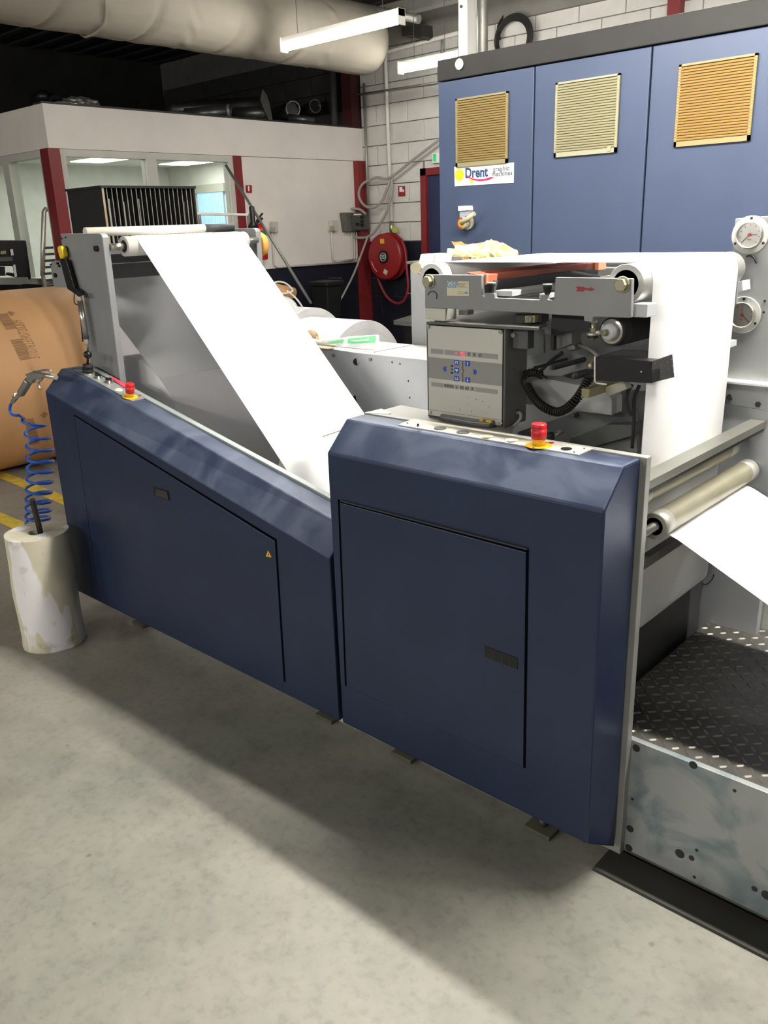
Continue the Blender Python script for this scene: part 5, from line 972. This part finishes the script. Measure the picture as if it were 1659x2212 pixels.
wbx = thing('white_lamp_head', P(925, 570, Y=2.75), 'white angled box with a metal knob behind the left guide roller', 'sensor head')
ze = zz(880, 520, 6.9)
pY('casing', ze([(195, 200), (400, 205), (370, 400), (260, 418), (150, 412)]), 2.72, .12, white, wbx, .003); prism_pts('casing_end', [P(*q_, Y=2.72) for q_ in ze([(400, 205), (372, 405)])] + [P(*q_, Y=2.80) for q_ in ze([(495, 400), (495, 270)])], (.002, 0, 0), greyl, wbx)
cyl('metal_knob', P(*ze([(150, 400)])[0], Y=2.74), P(*ze([(125, 405)])[0], Y=2.70), .022, zinc, wbx, n=20); box('stem', P(930, 585, Y=2.78).x, P(945, 585, Y=2.78).x, 2.76, 2.79, 1.157, P(930, 580, Y=2.78).z, steeld, wbx)
hs = thing('rear_housing', (-1.75, 3.1, 0), 'low grey machine housing behind the web guide, carrying the packaging', 'machine'); box('housing', -2.45, -1.0, 2.86, 3.35, 0, 1.49, greyp, hs, .004); box('housing_lid', -2.46, -.99, 2.85, 3.36, 1.49, 1.50, greyd, hs)
cbd = thing('torn_cardboard', P(1010, 545, Y=3.0), 'torn piece of brown cardboard box behind the web guide', 'cardboard')
cbm = M('cardboard_orange', (204, 150, 92), .7, 0, .06, 8)
pY('flap', ze([(655, 10), (700, 20), (790, 10), (850, 50), (940, 60), (960, 150), (1000, 330), (860, 330)]), 3.0, .004, cbm, cbd); prism_pts('flap', [P(*ze([(900, 60)])[0], Y=3.0), P(*ze([(1060, 50)])[0], Y=3.02), P(*ze([(1195, 10)])[0], Y=3.1), P(*ze([(1230, 80)])[0], Y=3.12), P(*ze([(1120, 330)])[0], Y=3.06), P(*ze([(960, 330)])[0], Y=3.0)], (0, .004, 0), cbm, cbd)
pb = thing('plastic_bag', P(1060, 550, Y=2.95), 'crumpled clear yellowish plastic bag beside the torn cardboard', 'bag')
bm = bmesh.new(); bmesh.ops.create_icosphere(bm, subdivisions=4, radius=1); pc = P(1062, 560, Y=2.97)
for v in bm.verts:
    k = 1+.14*math.sin(v.co.x*7+v.co.z*5)*math.cos(v.co.x*11-v.co.y*6)+.06*math.sin(v.co.x*23+v.co.z*19); v.co = V((v.co.x*.115*k, v.co.y*.07*k, max(-.02, v.co.z)*.075*k*(1-.35*abs(v.co.x))))+pc
link('bag_film', bm, M('bag_yellow', (214, 198, 140), .3, 0, .08, 14, .4, alpha=.85), pb)
bm = bmesh.new(); bmesh.ops.create_icosphere(bm, subdivisions=3, radius=1); pc = P(1010, 548, Y=2.93)
for v in bm.verts: k = 1+.2*math.sin(v.co.x*9+v.co.z*6); v.co = V((v.co.x*.1*k, v.co.y*.05, max(-.3, v.co.z)*.035*k))+pc
link('clear_film', bm, plastic_film, pb)
# ================================================================ ROLL STUMP, HOSE, AIR GUN
dm = thing('paper_roll_stump', (-3.30, 1.44, 0), 'battered cream paper roll stump standing upright on the floor', 'paper roll')
def stump_mat():
    m = M('taped_roll', (206, 200, 178), .55, 0, .08, 9, .08); nt = m.node_tree; b = nt.nodes['Principled BSDF']; src = b.inputs['Base Color'].links[0].from_socket
    tc = nt.nodes.new('ShaderNodeTexCoord'); mp = nt.nodes.new('ShaderNodeMapping'); mp.inputs['Scale'].default_value = (9, 9, 2.2); n = nt.nodes.new('ShaderNodeTexNoise'); n.inputs['Scale'].default_value = 1.1; n.inputs['Detail'].default_value = 3; nt.links.new(tc.outputs['Object'], mp.inputs[0]); nt.links.new(mp.outputs[0], n.inputs['Vector'])
    r = nt.nodes.new('ShaderNodeValToRGB'); e = r.color_ramp.elements; e[0].position = .52; e[0].color = (0, 0, 0, 1); e[1].position = .55; e[1].color = (1, 1, 1, 1); nt.links.new(n.outputs[0], r.inputs[0])
    x = nt.nodes.new('ShaderNodeMix'); x.data_type = 'RGBA'; nt.links.new(r.outputs[0], x.inputs[0]); nt.links.new(src, x.inputs[6]); x.inputs[7].default_value = (.80, .78, .80, 1)
    n2 = nt.nodes.new('ShaderNodeTexNoise'); n2.inputs['Scale'].default_value = 14; n2.inputs['Detail'].default_value = 6; nt.links.new(tc.outputs['Object'], n2.inputs['Vector']); r2 = nt.nodes.new('ShaderNodeValToRGB'); e = r2.color_ramp.elements; e[0].position = .6; e[0].color = (1, 1, 1, 1); e[1].position = .72; e[1].color = (.5, .46, .38, 1); nt.links.new(n2.outputs[0], r2.inputs[0])
    y = nt.nodes.new('ShaderNodeMix'); y.data_type = 'RGBA'; y.blend_type = 'MULTIPLY'; y.inputs[0].default_value = .6; nt.links.new(x.outputs[2], y.inputs[6]); nt.links.new(r2.outputs[0], y.inputs[7]); nt.links.new(y.outputs[2], b.inputs['Base Color']); return m
bm = bmesh.new(); n = 64; R = []; rs = random.Random(5); zs = [0, .008, .05, .1, .15, .2, .25, .3, .35, .4, .45, .49, .5]
for k, z in enumerate(zs):
    row = []
    for i in range(n):
        a = 2*math.pi*i/n; r = .126*(1+.012*math.sin(3*a+z*9)+.008*math.sin(7*a+z*23)); r += .010*math.exp(-((a-math.radians(262))/.25)**2-((z-.25)/.09)**2)
        if z < .01: r *= 1.02+.02*rs.random()
        row.append(bm.verts.new((-3.30+r*math.cos(a), 1.44+r*math.sin(a), z)))
    R.append(row)
for r_in, z in ((.05, .498), (.034, .497), (.034, .42)): R.append([bm.verts.new((-3.30+r_in*math.cos(2*math.pi*i/n), 1.44+r_in*math.sin(2*math.pi*i/n), z)) for i in range(n)])
for k in range(len(R)-1):
    for i in range(n): bm.faces.new((R[k][i], R[k][(i+1) % n], R[k+1][(i+1) % n], R[k+1][i])).smooth = k < 11
bm.faces.new(R[0]); bm.faces.new(R[-1]); link('roll_body', bm, stump_mat(), dm)
bm = bmesh.new(); R = []
for k in range(9):
    z = .1+.3*k/8; R.append([bm.verts.new((-3.30+q_*math.cos(a), 1.44+q_*math.sin(a), z)) for a, q_ in [(math.radians(205+j*4), .130+.012*math.sin(j*.75)*abs(math.sin(k*1.1+j*.3))*math.sin(math.pi*k/8)) for j in range(10)]])
for k in range(8):
    for j in range(9): bm.faces.new((R[k][j], R[k][j+1], R[k+1][j+1], R[k+1][j])).smooth = True
link('loose_tape', bm, M('clear_tape', (214, 206, 176), .25, 0, .05, 12, .2, alpha=.75), dm)
ta, tb_ = P(70, 1080, Y=1.42), P(90, 1160, Z=.47)
o = cyl('steel_rod', tb_, ta, .0125, M('rod_brown', (50, 42, 36), .5, .4), n=6); lab(o, 'dark hexagonal rod standing in the core of the paper stump', 'rod')
ag = thing('air_gun', P(60, 830, Y=1.6), 'silver air blow gun hooked over the left end of the blue cover', 'air gun')
zg = zz(0, 560, 4.42); GY = 1.575; gm = M('cast_alu', (176, 174, 168), .35, .7, .08, 20)
tube('nozzle', [P(*zg([q_])[0], Y=GY) for q_ in ((330, 1085), (430, 1108), (535, 1128))], .0095, gm, ag, n=12)
pY('gun_body', zg([(250, 1102), (330, 1085), (400, 1095), (440, 1115), (400, 1130), (350, 1150), (310, 1150), (290, 1190), (250, 1160)]), GY-.011, .022, gm, ag, .004)
tube('hook_guard', [P(*zg([q_])[0], Y=GY) for q_ in ((252, 1104), (340, 1075), (420, 1058), (465, 1057), (483, 1068), (480, 1090))], .0045, gm, ag, sm=4)
g0, g1 = P(*zg([(275, 1160)])[0], Y=GY), P(*zg([(195, 1290)])[0], Y=GY); gd = g1-g0; Lg = gd.length
prof = [(0, .012)]
for k in range(9): prof += [(Lg*(k+.3)/9.5, .0175), (Lg*(k+.8)/9.5, .0135)]
prof += [(Lg, .012)]; lathe('ribbed_grip', g0, gd, prof, gm, ag, n=16)
tube('trigger', [P(*zg([q_])[0], Y=GY) for q_ in ((410, 1120), (395, 1150), (370, 1175), (372, 1210), (385, 1240))], .005, gm, ag, sm=4)
cyl('hose_coupling', P(*zg([(185, 1285)])[0], Y=GY), P(*zg([(118, 1365)])[0], Y=GY), .009, steel, ag, n=6); cyl('coupling_nut', P(*zg([(160, 1300)])[0], Y=GY), P(*zg([(140, 1330)])[0], Y=GY), .0125, steel, ag, n=6)
bh = thing('coiled_air_hose', P(85, 1000, Y=1.62), 'blue spiral air hose hanging beside the blue cover', 'hose')
bluem = M('hose_blue', (42, 92, 188), .3, 0, .05, 10)
ph = [P(*zg([q_])[0], Y=1.58) for q_ in ((120, 1362), (98, 1400), (96, 1450), (125, 1488), (190, 1490))]
hx = smooth_path(ph, 5)
zc3 = zz(0, 760, 3.3025)
centers = [((225, 480), 62), ((260, 570), 75), ((280, 655), 82), ((285, 740), 86), ((286, 815), 86), ((284, 890), 86), ((280, 965), 86), ((276, 1035), 85), ((274, 1100), 84), ((272, 1160), 84), ((272, 1210), 84), ((290, 1250), 80)]
def Pc(c): return P(*zc3([c])[0], Y=1.66)
cs = [Pc(c) for c, _ in centers]; mm = (Pc((200, 900))-CAM).dot(fw)/F/3.3025
pts_ = []; tot = 24*len(cs)
path_c = smooth_path(cs, 24); rad = [r for _, r in centers]
for k, c in enumerate(path_c):
    f = k/24; r = (rad[min(int(f), len(rad)-1)]*(1-f % 1)+rad[min(int(f)+1, len(rad)-1)]*(f % 1))*mm
    a = -math.radians(200)+2*math.pi*f; pts_.append(c+RT*(math.cos(a)*r)+V((-RT.y, RT.x, 0))*(math.sin(a)*r))
tube('coil', hx[:-1]+pts_, .0062, bluem, bh, n=10)
print('OBJ', len(bpy.data.objects), 'blocks', nb)
